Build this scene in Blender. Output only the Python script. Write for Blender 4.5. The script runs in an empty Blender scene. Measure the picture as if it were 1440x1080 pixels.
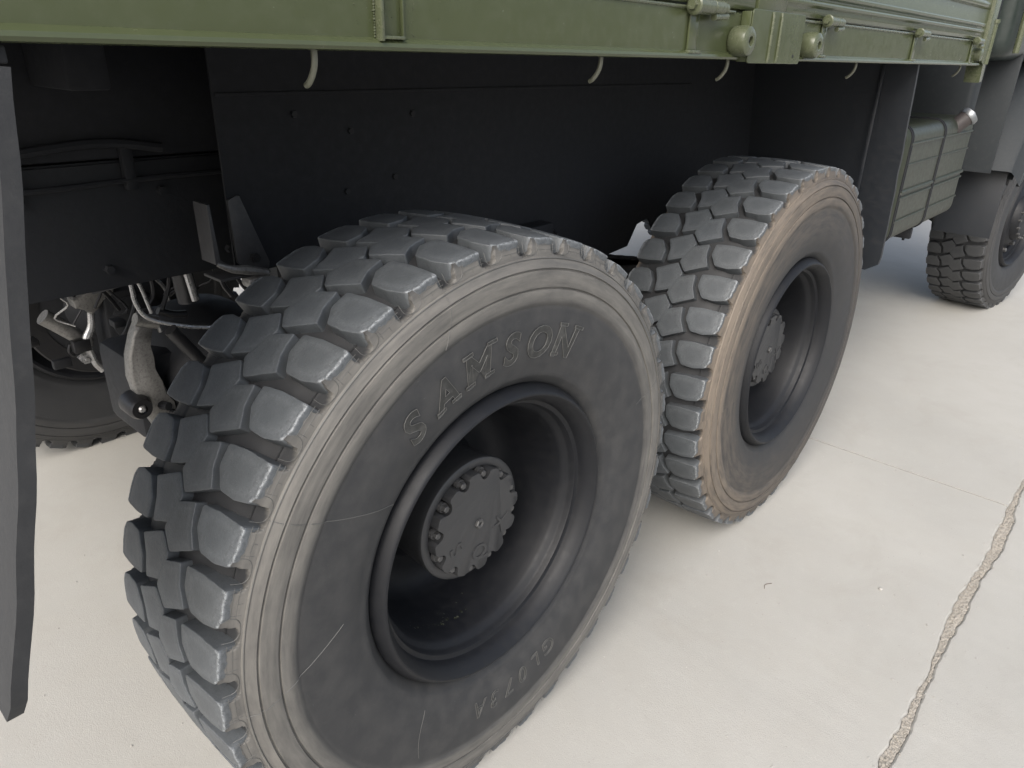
import bpy, bmesh, math, random
from mathutils import Vector, Matrix
from mathutils import noise as mnoise
random.seed(7)
PI = math.pi
R = math.radians
scene = bpy.context.scene
COL = scene.collection

# ------------------------------------------------------------------ camera, sky, sun, exposure
cam_d = bpy.data.cameras.new('camera')
cam = bpy.data.objects.new('camera', cam_d)
COL.objects.link(cam)
cam_d.sensor_width = 36.0
cam_d.lens = 1023.84 / 1440 * 36
cam_d.clip_start = 0.02
cam_d.clip_end = 2000
cr = Vector((0.67364, -0.73869, 0.02331)); cu = Vector((0.29105, 0.29414, 0.91037)); cf = Vector((0.67934, 0.60648, -0.41314))
cam.matrix_world = Matrix(((cr.x, cu.x, -cf.x, -0.9024), (cr.y, cu.y, -cf.y, -0.8148), (cr.z, cu.z, -cf.z, 1.4947), (0, 0, 0, 1)))
scene.camera = cam

SUN_EL, SUN_AZ = 42.0, 203.0          # direction the light comes from; azimuth from +X towards +Y
world = bpy.data.worlds.new('World')
scene.world = world
world.use_nodes = True
wn = world.node_tree
wn.nodes.clear()
wo = wn.nodes.new('ShaderNodeOutputWorld')
wb = wn.nodes.new('ShaderNodeBackground')
sky = wn.nodes.new('ShaderNodeTexSky')
sky.sky_type = 'NISHITA'
sky.sun_disc = False
sky.sun_elevation = R(SUN_EL)
sky.sun_rotation = R(90 - SUN_AZ)
sky.air_density = 1.0
sky.dust_density = 4.0
sky.ozone_density = 1.0
hs = wn.nodes.new('ShaderNodeHueSaturation')
hs.inputs['Saturation'].default_value = 0.62      # thin overcast: a whitish sky
wn.links.new(sky.outputs[0], hs.inputs['Color'])
wn.links.new(hs.outputs[0], wb.inputs['Color'])
wb.inputs['Strength'].default_value = 0.15
wn.links.new(wb.outputs[0], wo.inputs['Surface'])

sd = bpy.data.lights.new('sun', 'SUN')
sd.energy = 1.5
sd.angle = R(40)
sd.color = (1.0, 0.96, 0.9)
sun = bpy.data.objects.new('sun', sd)
COL.objects.link(sun)
sv = Vector((math.cos(R(SUN_EL)) * math.cos(R(SUN_AZ)), math.cos(R(SUN_EL)) * math.sin(R(SUN_AZ)), math.sin(R(SUN_EL))))
sun.rotation_euler = sv.to_track_quat('Z', 'Y').to_euler()
sun.location = sv * 20

scene.view_settings.view_transform = 'Standard'
scene.view_settings.look = 'None'
scene.view_settings.gamma = 1.0
scene.view_settings.exposure = 0.88

# ------------------------------------------------------------------ materials
def newmat(name):
    m = bpy.data.materials.new(name)
    m.use_nodes = True
    nt = m.node_tree
    b = nt.nodes['Principled BSDF']
    return m, nt, b

def nd(nt, kind, **kw):
    n = nt.nodes.new(kind)
    for k, v in kw.items():
        if hasattr(n, k):
            setattr(n, k, v)
        else:
            n.inputs[k].default_value = v
    return n

def tc(nt, out='Object', scale=None):
    t = nt.nodes.new('ShaderNodeTexCoord')
    if scale is None:
        return t.outputs[out]
    mp = nt.nodes.new('ShaderNodeMapping')
    mp.inputs['Scale'].default_value = scale
    nt.links.new(t.outputs[out], mp.inputs['Vector'])
    return mp.outputs[0]

def noise(nt, vec, scale, detail=4, rough=0.55, dist=0.0):
    n = nt.nodes.new('ShaderNodeTexNoise')
    n.inputs['Scale'].default_value = scale
    n.inputs['Detail'].default_value = detail
    n.inputs['Roughness'].default_value = rough
    n.inputs['Distortion'].default_value = dist
    nt.links.new(vec, n.inputs['Vector'])
    return n.outputs['Fac']

def ramp(nt, fac, stops):
    r = nt.nodes.new('ShaderNodeValToRGB')
    el = r.color_ramp.elements
    while len(el) < len(stops):
        el.new(0.5)
    for e, (p, c) in zip(el, stops):
        e.position = p
        e.color = (c, c, c, 1) if not hasattr(c, '__len__') else (*c, 1)
    nt.links.new(fac, r.inputs[0])
    return r.outputs[0]

def mix(nt, fac, a, b, mode='MIX'):
    m = nt.nodes.new('ShaderNodeMix')
    m.data_type = 'RGBA'
    m.blend_type = mode
    for s, v in ((m.inputs[0], fac), (m.inputs[6], a), (m.inputs[7], b)):
        if hasattr(v, 'default_value') or hasattr(v, 'links'):
            nt.links.new(v, s)
        elif hasattr(v, '__len__'):
            s.default_value = (*v, 1)
        else:
            s.default_value = v
    return m.outputs[2]

def math_(nt, op, a, b=0.0, c=0.0):
    m = nt.nodes.new('ShaderNodeMath')
    m.operation = op
    for s, v in zip(m.inputs, (a, b, c)):
        if hasattr(v, 'links'):
            nt.links.new(v, s)
        else:
            s.default_value = v
    return m.outputs[0]

def bump(nt, b, h, strength=0.3, dist=0.002, base=None):
    n = nt.nodes.new('ShaderNodeBump')
    n.inputs['Strength'].default_value = strength
    n.inputs['Distance'].default_value = dist
    nt.links.new(h, n.inputs['Height'])
    if base is not None:
        nt.links.new(base, n.inputs['Normal'])
    nt.links.new(n.outputs[0], b.inputs['Normal'])
    return n.outputs[0]

def polar(nt):
    """radius and angle round the wheel axle, depth along it (object space, axle = Y)"""
    t = nt.nodes.new('ShaderNodeTexCoord')
    s = nt.nodes.new('ShaderNodeSeparateXYZ')
    nt.links.new(t.outputs['Object'], s.inputs[0])
    x, y, z = s.outputs
    r = math_(nt, 'SQRT', math_(nt, 'ADD', math_(nt, 'MULTIPLY', x, x), math_(nt, 'MULTIPLY', z, z)))
    a = math_(nt, 'ARCTAN2', z, x)
    return r, a, y, t.outputs['Object']

def band(nt, v, lo, hi, soft):
    a = nt.nodes.new('ShaderNodeMapRange'); a.interpolation_type = 'SMOOTHSTEP'
    a.inputs['From Min'].default_value = lo - soft; a.inputs['From Max'].default_value = lo + soft
    nt.links.new(v, a.inputs[0])
    b = nt.nodes.new('ShaderNodeMapRange'); b.interpolation_type = 'SMOOTHSTEP'
    b.inputs['From Min'].default_value = hi + soft; b.inputs['From Max'].default_value = hi - soft
    nt.links.new(v, b.inputs[0])
    return math_(nt, 'MULTIPLY', a.outputs[0], b.outputs[0])

def tyre_material(name, dust_col, dust_amt, uneven=False):
    m, nt, b = newmat(name)
    r, a, y, vec = polar(nt)
    # polar coordinates stretched round the tyre so that scuffs run along the rings
    cv = nt.nodes.new('ShaderNodeCombineXYZ')
    nt.links.new(math_(nt, 'MULTIPLY', a, 1.2), cv.inputs[0])
    nt.links.new(math_(nt, 'MULTIPLY', r, 14.0), cv.inputs[1])
    nt.links.new(math_(nt, 'MULTIPLY', y, 14.0), cv.inputs[2])
    streak = noise(nt, cv.outputs[0], 5.0, 6, 0.65)
    blot = noise(nt, vec, 22.0, 6, 0.65)
    fine = noise(nt, vec, 120.0, 4, 0.7)
    base = mix(nt, blot, (0.025, 0.026, 0.028), (0.031, 0.032, 0.034))
    ringm = band(nt, r, 0.492, 0.60, 0.018)
    at = nt.nodes.new('ShaderNodeAttribute'); at.attribute_name = 'dust'
    out_ = at.outputs['Fac']
    ringm = math_(nt, 'MULTIPLY', ringm, out_)
    dm = math_(nt, 'MULTIPLY', ringm, math_(nt, 'ADD', 0.30, math_(nt, 'MULTIPLY', ramp(nt, streak, [(0.22, 0.0), (0.85, 1.0)]), 0.9)))
    dm = math_(nt, 'MULTIPLY', dm, dust_amt)
    low = math_(nt, 'MULTIPLY', ramp(nt, blot, [(0.40, 0.0), (0.75, 1.0)]), 0.16 * dust_amt)
    dm = nt_clamp(nt, math_(nt, 'ADD', dm, math_(nt, 'MULTIPLY', low, out_)))
    if uneven:
        # mud thrown up mostly round the rear half of the tyre, down to the bead there
        ang = math_(nt, 'MULTIPLY_ADD', math_(nt, 'COSINE', math_(nt, 'SUBTRACT', a, 2.9)), 0.5, 0.5)
        wide = math_(nt, 'MULTIPLY', band(nt, r, 0.40, 0.60, 0.05), math_(nt, 'MULTIPLY', ang, ramp(nt, streak, [(0.30, 0.0), (0.62, 1.0)])))
        dm = nt_clamp(nt, math_(nt, 'ADD', math_(nt, 'MULTIPLY', dm, math_(nt, 'MULTIPLY_ADD', ang, 0.75, 0.3)), math_(nt, 'MULTIPLY', math_(nt, 'MULTIPLY', wide, out_), 0.55)))
    col = mix(nt, dm, base, dust_col)
    # scattered pale scratches
    sc = noise(nt, cv.outputs[0], 38.0, 3, 0.8)
    scr = math_(nt, 'MULTIPLY', ramp(nt, sc, [(0.66, 0.0), (0.74, 1.0)]), 0.35)
    col = mix(nt, scr, col, (0.15, 0.15, 0.145))
    nt.links.new(col, b.inputs['Base Color'])
    rg = nt.nodes.new('ShaderNodeMapRange')
    rg.inputs['To Min'].default_value = 0.50; rg.inputs['To Max'].default_value = 0.78
    nt.links.new(blot, rg.inputs[0])
    nt.links.new(rg.outputs[0], b.inputs['Roughness'])
    h = math_(nt, 'ADD', math_(nt, 'MULTIPLY', fine, 0.5), math_(nt, 'MULTIPLY', streak, 0.8))
    bump(nt, b, h, 0.25, 0.0010)
    b.inputs['Specular IOR Level'].default_value = 0.42
    return m

def nt_clamp(nt, v):
    n = nt.nodes.new('ShaderNodeClamp')
    nt.links.new(v, n.inputs[0])
    return n.outputs[0]

def block_material(name, col_a, col_b, wear_col):
    m, nt, b = newmat(name)
    vec = tc(nt)
    oi = nt.nodes.new('ShaderNodeObjectInfo')
    n1 = noise(nt, vec, 40.0, 5, 0.6)
    n2 = noise(nt, vec, 260.0, 4, 0.75)
    n3 = noise(nt, vec, 14.0, 3, 0.5)
    c = mix(nt, n3, col_a, col_b)
    c = mix(nt, math_(nt, 'MULTIPLY', oi.outputs['Random'], 0.28), c, (0.050, 0.052, 0.052))
    at = nt.nodes.new('ShaderNodeAttribute'); at.attribute_name = 'wear'
    n4 = noise(nt, vec, 520.0, 2, 0.5)
    c = mix(nt, math_(nt, 'MULTIPLY', ramp(nt, n4, [(0.66, 0.0), (0.74, 1.0)]), 0.35), c, (0.20, 0.19, 0.17))
    n5 = noise(nt, vec, 75.0, 5, 0.7)
    c = mix(nt, math_(nt, 'MULTIPLY', ramp(nt, n5, [(0.52, 0.0), (0.70, 1.0)]), 0.35), c, (0.032, 0.034, 0.035))
    wr = math_(nt, 'MULTIPLY', at.outputs['Fac'], ramp(nt, n2, [(0.38, 0.0), (0.56, 1.0)]))
    c = mix(nt, wr, c, wear_col)
    nt.links.new(c, b.inputs['Base Color'])
    b.inputs['Roughness'].default_value = 0.56
    b.inputs['Specular IOR Level'].default_value = 0.5
    bump(nt, b, math_(nt, 'ADD', math_(nt, 'ADD', n1, n5), math_(nt, 'MULTIPLY', n2, 0.5)), 0.5, 0.0014)
    return m

def painted(name, col, rough=0.35, dirt=(0.08, 0.08, 0.07), dirt_amt=0.25, bumps=0.15, scale=1.0, metal=0.0, spec=0.5):
    m, nt, b = newmat(name)
    vec = tc(nt)
    n1 = noise(nt, vec, 3.5 * scale, 5, 0.6)
    n2 = noise(nt, vec, 45.0 * scale, 4, 0.65)
    n3 = noise(nt, vec, 300.0, 2, 0.6)
    c2 = tuple(min(1, v * 1.09) for v in col)
    c1 = tuple(v * 0.91 for v in col)
    c = mix(nt, n1, c1, c2)
    dm = math_(nt, 'MULTIPLY', ramp(nt, n2, [(0.48, 0.0), (0.72, 1.0)]), dirt_amt)
    c = mix(nt, dm, c, dirt)
    nt.links.new(c, b.inputs['Base Color'])
    rr = nt.nodes.new('ShaderNodeMapRange')
    rr.inputs['To Min'].default_value = max(0.05, rough - 0.12); rr.inputs['To Max'].default_value = rough + 0.18
    nt.links.new(n2, rr.inputs[0])
    nt.links.new(rr.outputs[0], b.inputs['Roughness'])
    b.inputs['Metallic'].default_value = metal
    b.inputs['Specular IOR Level'].default_value = spec
    h = math_(nt, 'ADD', math_(nt, 'MULTIPLY', n1, 2.0), math_(nt, 'ADD', math_(nt, 'MULTIPLY', n2, 0.5), math_(nt, 'MULTIPLY', n3, 0.15)))
    bump(nt, b, h, bumps, 0.004)
    return m

def concrete_material(name, tint):
    m, nt, b = newmat(name)
    vec = tc(nt)
    n1 = noise(nt, vec, 0.9, 6, 0.6, 0.4)
    n2 = noise(nt, vec, 7.0, 6, 0.65)
    n3 = noise(nt, vec, 160.0, 4, 0.7)
    n4 = noise(nt, vec, 30.0, 3, 0.6)
    c = mix(nt, ramp(nt, n1, [(0.3, 0.0), (0.7, 1.0)]), tuple(v * 0.90 for v in tint), tuple(v * 1.06 for v in tint))
    c = mix(nt, math_(nt, 'MULTIPLY', ramp(nt, n2, [(0.42, 0.0), (0.70, 1.0)]), 0.28), c, (0.33, 0.315, 0.28))
    c = mix(nt, math_(nt, 'MULTIPLY', ramp(nt, n4, [(0.60, 0.0), (0.75, 1.0)]), 0.25), c, (0.41, 0.40, 0.37))
    c = mix(nt, math_(nt, 'MULTIPLY', ramp(nt, n3, [(0.62, 0.0), (0.80, 1.0)]), 0.25), c, (0.22, 0.205, 0.18))
    n5 = noise(nt, vec, 420.0, 2, 0.6)
    c = mix(nt, math_(nt, 'MULTIPLY', ramp(nt, n5, [(0.60, 0.0), (0.72, 1.0)]), 0.30), c, (0.20, 0.19, 0.17))
    c = mix(nt, math_(nt, 'MULTIPLY', ramp(nt, n5, [(0.28, 1.0), (0.38, 0.0)]), 0.30), c, (0.50, 0.49, 0.46))
    n6 = noise(nt, vec, 2.3, 8, 0.7, 1.2)
    c = mix(nt, math_(nt, 'MULTIPLY', ramp(nt, n6, [(0.55, 0.0), (0.72, 1.0)]), 0.22), c, (0.27, 0.25, 0.215))
    vo = nt.nodes.new('ShaderNodeTexVoronoi'); vo.inputs['Scale'].default_value = 26.0; vo.inputs['Randomness'].default_value = 1.0
    nt.links.new(vec, vo.inputs['Vector'])
    pit = ramp(nt, vo.outputs['Distance'], [(0.035, 1.0), (0.06, 0.0)])
    c = mix(nt, math_(nt, 'MULTIPLY', pit, 0.45), c, (0.22, 0.205, 0.18))
    nt.links.new(c, b.inputs['Base Color'])
    b.inputs['Roughness'].default_value = 0.72
    bump(nt, b, math_(nt, 'ADD', math_(nt, 'ADD', n3, n5), math_(nt, 'MULTIPLY', n2, 1.5)), 0.25, 0.003)
    return m

M = {}
M['tyre_grey'] = tyre_material('worn_grey_tyre_rubber', (0.175, 0.166, 0.150), 0.80)
M['tyre_brown'] = tyre_material('mud_dusted_tyre_rubber', (0.150, 0.125, 0.100), 0.88, True)
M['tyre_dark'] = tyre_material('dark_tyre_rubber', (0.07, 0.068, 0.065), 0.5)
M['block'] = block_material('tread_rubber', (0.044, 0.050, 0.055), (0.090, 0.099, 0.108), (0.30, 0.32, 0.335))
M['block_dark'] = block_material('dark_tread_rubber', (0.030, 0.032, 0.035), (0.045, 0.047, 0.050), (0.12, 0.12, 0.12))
M['letter'] = painted('raised_letter_rubber', (0.017, 0.018, 0.018), 0.40, (0.09, 0.09, 0.085), 0.5, 0.1)
M['mould'] = painted('mould_flash_rubber', (0.085, 0.085, 0.081), 0.5, (0.1, 0.1, 0.1), 0.4, 0.1)
M['rim'] = painted('satin_black_rim_paint', (0.0080, 0.0088, 0.0110), 0.52, (0.022, 0.022, 0.022), 0.25, 0.10, 1.0, 0.0, 0.32)
M['hub'] = painted('grey_black_hub_paint', (0.034, 0.035, 0.037), 0.42, (0.055, 0.055, 0.052), 0.25, 0.2)
M['bolt'] = painted('bolt_head_paint', (0.06, 0.06, 0.06), 0.35, (0.03, 0.03, 0.03), 0.5, 0.1)
M['green'] = painted('army_green_gloss_paint', (0.055, 0.066, 0.031), 0.18, (0.12, 0.12, 0.075), 0.08, 0.05)
M['green_edge'] = painted('worn_green_edge_paint', (0.095, 0.098, 0.072), 0.28, (0.2, 0.2, 0.16), 0.4, 0.25)
M['green_hw'] = painted('painted_green_hardware', (0.070, 0.080, 0.046), 0.24, (0.14, 0.14, 0.10), 0.2, 0.0)
M['tank'] = painted('olive_tank_paint', (0.020, 0.025, 0.014), 0.42, (0.055, 0.045, 0.038), 0.3, 0.15)
M['cab'] = painted('shaded_green_cab_paint', (0.024, 0.033, 0.030), 0.3, (0.06, 0.07, 0.07), 0.2, 0.08)  # army green with the shade on the cab mixed into its colour
M['black'] = painted('black_chassis_paint', (0.0040, 0.0050, 0.0075), 0.65, (0.013, 0.013, 0.013), 0.35, 0.25)
M['under'] = painted('black_underbody', (0.0032, 0.0042, 0.0070), 0.75, (0.010, 0.010, 0.010), 0.3, 0.2)
M['flap'] = painted('mudflap_rubber', (0.011, 0.0135, 0.0175), 0.5, (0.024, 0.024, 0.024), 0.3, 0.25)
M['flap_worn'] = painted('dusty_mudflap_rubber', (0.018, 0.019, 0.021), 0.6, (0.045, 0.045, 0.045), 0.35, 0.3)
M['fender'] = painted('blue_grey_mudguard_plastic', (0.012, 0.016, 0.019), 0.68, (0.06, 0.06, 0.06), 0.25, 0.1)
M['steel'] = painted('bare_grey_steel', (0.42, 0.42, 0.42), 0.25, (0.14, 0.12, 0.10), 0.5, 0.3, 1.0, 0.6)
M['steel_dark'] = painted('greasy_dark_steel', (0.028, 0.028, 0.030), 0.35, (0.03, 0.03, 0.03), 0.5, 0.4, 1.0, 0.5)
M['cast'] = painted('dusty_cast_iron', (0.21, 0.205, 0.195), 0.36, (0.03, 0.03, 0.03), 0.6, 0.4, 3.0, 0.35)
M['chrome'] = painted('silver_cap_metal', (0.24, 0.25, 0.26), 0.38, (0.3, 0.3, 0.3), 0.3, 0.1, 1.0, 0.8)
M['red'] = painted('dull_red_primer', (0.036, 0.029, 0.027), 0.55, (0.05, 0.04, 0.035), 0.4, 0.2)
M['rust'] = painted('rusty_brown_metal', (0.11, 0.075, 0.055), 0.6, (0.08, 0.05, 0.04), 0.5, 0.4)
M['concrete'] = concrete_material('pale_concrete', (0.360, 0.351, 0.325))
M['concrete_b'] = concrete_material('paler_concrete', (0.385, 0.377, 0.350))
M['subgrade'] = painted('sandy_subgrade', (0.30, 0.275, 0.24), 0.9, (0.22, 0.2, 0.175), 0.5, 0.6)
M['joint_shade'] = painted('dark_joint_shade', (0.13, 0.12, 0.105), 0.85, (0.25, 0.23, 0.2), 0.6, 0.4)
M['gusset'] = painted('dusty_black_bracket', (0.030, 0.030, 0.032), 0.55, (0.07, 0.07, 0.07), 0.4, 0.2)
M['rubble'] = painted('crumbled_concrete', (0.305, 0.282, 0.246), 0.85, (0.20, 0.18, 0.155), 0.55, 0.4, 1.5)
M['pebble'] = painted('grey_stone', (0.33, 0.32, 0.30), 0.8, (0.5, 0.5, 0.48), 0.5, 0.5)
M['rim_specks'] = painted('green_specks', (0.035, 0.040, 0.024), 0.25, (0.16, 0.16, 0.13), 0.6, 0.6, 2.0)
M['glass'] = painted('dark_cab_glass', (0.02, 0.025, 0.03), 0.05, (0.05, 0.05, 0.05), 0.1, 0.02)

# ------------------------------------------------------------------ mesh helpers
def link(name, me, mat, parent=None, smooth=True, angle=35):
    if mat is not None and len(me.materials) == 0:
        me.materials.append(mat)
    if smooth:
        me.shade_smooth()
        try:
            me.set_sharp_from_angle(angle=R(angle))
        except Exception:
            pass
    o = bpy.data.objects.new(name, me)
    COL.objects.link(o)
    if parent is not None:
        o.parent = parent
    return o

def from_bm(name, bm, mat, parent=None, smooth=True, angle=35):
    bmesh.ops.recalc_face_normals(bm, faces=bm.faces[:])
    me = bpy.data.meshes.new(name)
    bm.to_mesh(me)
    bm.free()
    return link(name, me, mat, parent, smooth, angle)

def empty(name, loc=(0, 0, 0), rot=(0, 0, 0), parent=None):
    o = bpy.data.objects.new(name, None)
    o.empty_display_size = 0.1
    COL.objects.link(o)
    o.location = loc
    o.rotation_euler = rot
    o.parent = parent
    return o

def a_box(bm, x0, x1, y0, y1, z0, z1, bev=0.0, seg=2):
    r = bmesh.ops.create_cube(bm, size=1.0)
    vs = r['verts']
    for v in vs:
        v.co = Vector((x0 + (v.co.x + .5) * (x1 - x0), y0 + (v.co.y + .5) * (y1 - y0), z0 + (v.co.z + .5) * (z1 - z0)))
    if bev > 0:
        es = {e for v in vs for e in v.link_edges}
        bmesh.ops.bevel(bm, geom=list(es), offset=bev, segments=seg, profile=0.5, affect='EDGES')
    return vs

def frame(d):
    d = d.normalized()
    u = Vector((0, 0, 1)) if abs(d.z) < 0.9 else Vector((1, 0, 0))
    s = d.cross(u).normalized()
    return s, s.cross(d).normalized()

def a_tube(bm, pts, rad, n=10, cap=True):
    pts = [Vector(p) for p in pts]
    if not hasattr(rad, '__len__'):
        rad = [rad] * len(pts)
    if len(rad) != len(pts):
        rr_ = []
        for i in range(len(pts)):
            t = i / (len(pts) - 1) * (len(rad) - 1); k = min(int(t), len(rad) - 2)
            rr_.append(rad[k] + (rad[k + 1] - rad[k]) * (t - k))
        rad = rr_
    rings = []
    s = None
    for i, p in enumerate(pts):
        d = (pts[min(i + 1, len(pts) - 1)] - pts[max(i - 1, 0)]).normalized()
        if s is None:
            s, u = frame(d)
        else:
            s = (s - d * s.dot(d)).normalized(); u = s.cross(d).normalized()
        rings.append([bm.verts.new(p + (s * math.cos(2 * PI * k / n) + u * math.sin(2 * PI * k / n)) * rad[i]) for k in range(n)])
    for a, b in zip(rings, rings[1:]):
        for k in range(n):
            bm.faces.new((a[k], a[(k + 1) % n], b[(k + 1) % n], b[k]))
    if cap:
        bm.faces.new(rings[0]); bm.faces.new(rings[-1][::-1])

def smooth_path(pts, n=6):
    pts = [Vector(p) for p in pts]
    P = [pts[0] * 2 - pts[1]] + pts + [pts[-1] * 2 - pts[-2]]
    out = []
    for i in range(1, len(P) - 2):
        for k in range(n):
            t = k / n
            a, b, c, d = P[i - 1:i + 3]
            out.append(0.5 * ((2 * b) + (c - a) * t + (2 * a - 5 * b + 4 * c - d) * t * t + (3 * b - a - 3 * c + d) * t ** 3))
    out.append(pts[-1])
    return out

def tube(name, pts, rad, mat, parent, n=10, sm=0):
    bm = bmesh.new()
    a_tube(bm, smooth_path(pts, sm) if sm else pts, rad, n)
    return from_bm(name, bm, mat, parent)

def box(name, x0, x1, y0, y1, z0, z1, mat, parent, bev=0.003):
    bm = bmesh.new()
    a_box(bm, x0, x1, y0, y1, z0, z1, bev)
    return from_bm(name, bm, mat, parent)

def a_lathe_y(bm, prof, n=64, c=(0, 0, 0), closed=False):
    """prof: (y, r) pairs spun round an axis parallel to Y through c"""
    rings = []
    for (y, r) in prof:
        if r < 1e-5:
            rings.append([bm.verts.new((c[0], c[1] + y, c[2]))])
        else:
            rings.append([bm.verts.new((c[0] + r * math.cos(2 * PI * k / n), c[1] + y, c[2] + r * math.sin(2 * PI * k / n))) for k in range(n)])
    pr = list(zip(rings, rings[1:]))
    if closed:
        pr.append((rings[-1], rings[0]))
    for a, b in pr:
        for k in range(n):
            k2 = (k + 1) % n
            if len(a) == 1 and len(b) == 1:
                continue
            if len(a) == 1:
                bm.faces.new((a[0], b[k2], b[k]))
            elif len(b) == 1:
                bm.faces.new((a[k], a[k2], b[0]))
            else:
                bm.faces.new((a[k], a[k2], b[k2], b[k]))

def a_prism(bm, poly, y0, y1, bev=0.0):
    """polygon in (x, z) pushed from y0 to y1"""
    a = [bm.verts.new((x, y0, z)) for x, z in poly]
    b = [bm.verts.new((x, y1, z)) for x, z in poly]
    fs = [bm.faces.new(a), bm.faces.new(b[::-1])]
    n = len(poly)
    for i in range(n):
        fs.append(bm.faces.new((a[i], b[i], b[(i + 1) % n], a[(i + 1) % n])))
    if bev > 0:
        es = {e for f in fs[:2] for e in f.edges}
        bmesh.ops.bevel(bm, geom=list(es), offset=bev, segments=2, profile=0.5, affect='EDGES')

def round_poly(x0, x1, z0, z1, r, n=5):
    out = []
    for cx, cz, a0 in ((x1 - r, z1 - r, 0), (x0 + r, z1 - r, 90), (x0 + r, z0 + r, 180), (x1 - r, z0 + r, 270)):
        for k in range(n + 1):
            a = R(a0 + 90 * k / n)
            out.append((cx + r * math.cos(a), cz + r * math.sin(a)))
    return out

# ------------------------------------------------------------------ tyre geometry (14.00 R20 block tread)
NP = 40
PITCH = 360.0 / NP
YM = 0.173
INNER = 0.018          # the inner shoulder is this much narrower than the outer one
SIDE = [(0.040, 0.316), (0.026, 0.322), (0.014, 0.331), (0.007, 0.341), (0.003, 0.345), (0.002, 0.352), (-0.003, 0.366), (-0.0085, 0.385), (-0.012, 0.410),
        (-0.0135, 0.440), (-0.0135, 0.465), (-0.0122, 0.482), (-0.0120, 0.486), (-0.0150, 0.489), (-0.0160, 0.495), (-0.0158, 0.511),
        (-0.0148, 0.515), (-0.0112, 0.5165), (-0.0112, 0.5185), (-0.0150, 0.520), (-0.0158, 0.528), (-0.0148, 0.545), (-0.0138, 0.5495), (-0.0100, 0.551),
        (-0.0100, 0.553), (-0.0130, 0.5545), (-0.0085, 0.5625), (-0.0042, 0.5695), (-0.0052, 0.5712), (-0.0020, 0.5728), (-0.0015, 0.575)]
SH_OUT = [(-0.0010, 0.5775), (-0.0003, 0.581), (0.0006, 0.585), (0.0016, 0.589), (0.0026, 0.593), (0.0036, 0.597), (0.0046, 0.6005), (0.0056, 0.6045)]
SH_IN = [(0.0095, 0.5755), (0.0135, 0.5757), (0.0165, 0.5760), (0.0195, 0.5763), (0.0225, 0.5765), (0.0260, 0.5767), (0.0300, 0.5770), (0.0350, 0.5790)]

def notch_hw(s):
    return 1.62 * math.sqrt(max(0.0, 1 - (1 - min(1, s * 2.1 + 0.10)) ** 2)) + 0.12 * s

def shoulder(th, k):
    """k = 0..7 across the buttress, th in degrees; blend between outer face and U notch"""
    ph = ((th - 0.0) + PITCH / 2) % PITCH - PITCH / 2
    c = -PITCH / 2 * 1.0 - 0.35 + k * (-0.02)
    d = min(abs(ph - c), abs(ph - c - PITCH), abs(ph - c + PITCH))
    s = k / 7.0
    hw = notch_hw(s)
    t = (hw + 0.16 - d) / 0.32
    t = min(1, max(0, t)); t = t * t * (3 - 2 * t)
    a, b = SH_OUT[k], SH_IN[k]
    wob = 0.0006 * mnoise.noise(Vector((th * 0.6, k * 0.5, 3.1)))
    return (a[0] * (1 - t) + b[0] * t + wob, a[1] * (1 - t) + b[1] * t, 1 - t)

def tyre_mesh(name):
    NT = NP * 36
    cols = []
    rows = []
    for j in range(NT):
        th = 360.0 * j / NT
        prof = []
        wv = 0.0005 * mnoise.noise(Vector((math.cos(R(th)) * 9, math.sin(R(th)) * 9, 0.0)))
        for (y, r) in SIDE:
            prof.append((y + wv, r))
        for k in range(8):
            prof.append(shoulder(th, k))
        e = prof[-1]
        t = (0.6045 - e[1]) / (0.6045 - 0.5775); t = min(1, max(0, t))
        prof.append((0.020 + 0.012 * t, 0.6045 * (1 - t) + 0.5780 * t))
        prof.append((0.024 + 0.014 * t, 0.5800 - 0.0015 * t))
        prof += [(0.055, 0.588), (0.11, 0.5925), (YM, 0.594)]
        # point symmetry: other side, angle 2 - th
        th2 = 2.0 - th
        other = []
        for k in range(8):
            other.append(shoulder(th2, k))
        e = other[-1]
        t = (0.6045 - e[1]) / (0.6045 - 0.5775); t = min(1, max(0, t))
        oth = [(y, r) for (y, r) in SIDE] + other + [(0.020 + 0.012 * t, 0.6045 * (1 - t) + 0.5780 * t), (0.024 + 0.014 * t, 0.5800 - 0.0015 * t), (0.055, 0.588), (0.11, 0.5925)]
        for q in oth[::-1]:
            prof.append((2 * YM - INNER - q[0],) + tuple(q[1:]))
        rows.append(prof)
    nv = len(rows[0])
    verts = []
    dust = []
    for prof in rows:
        for q in prof:
            if len(q) == 3:
                dust.append(q[2])
            else:
                dust.append(0.0 if 0.0185 < q[0] < 2 * YM - INNER - 0.0185 else 1.0)
    rows = [[(q[0], q[1]) for q in prof] for prof in rows]
    for j, prof in enumerate(rows):
        a = 2 * PI * j / NT
        ca, sa = math.cos(a), math.sin(a)
        verts += [(r * ca, y, r * sa) for (y, r) in prof]
    faces = []
    for j in range(NT):
        j2 = (j + 1) % NT
        for i in range(nv - 1):
            faces.append((j * nv + i, j2 * nv + i, j2 * nv + i + 1, j * nv + i + 1))
    me = bpy.data.meshes.new(name)
    me.from_pydata(verts, [], faces)
    at = me.attributes.new('dust', 'FLOAT', 'POINT')
    at.data.foreach_set('value', dust)
    me.update()
    return me

ROW4 = [(.080, 3.1), (.102, .4), (.103, -2.8), (.060, -3.35), (.0035, -3.4), (.0030, 0.8), (.0125, 2.35), (.045, 3.15)]
ROW3 = [(.159, 6.6), (.186, 3.95), (.171, -0.75), (.122, -2.5), (.115, 1.0), (.098, 3.8)]

def crown(y):
    return 0.6055 + 0.0065 * (1 - ((y - YM) / 0.168) ** 2)

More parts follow.
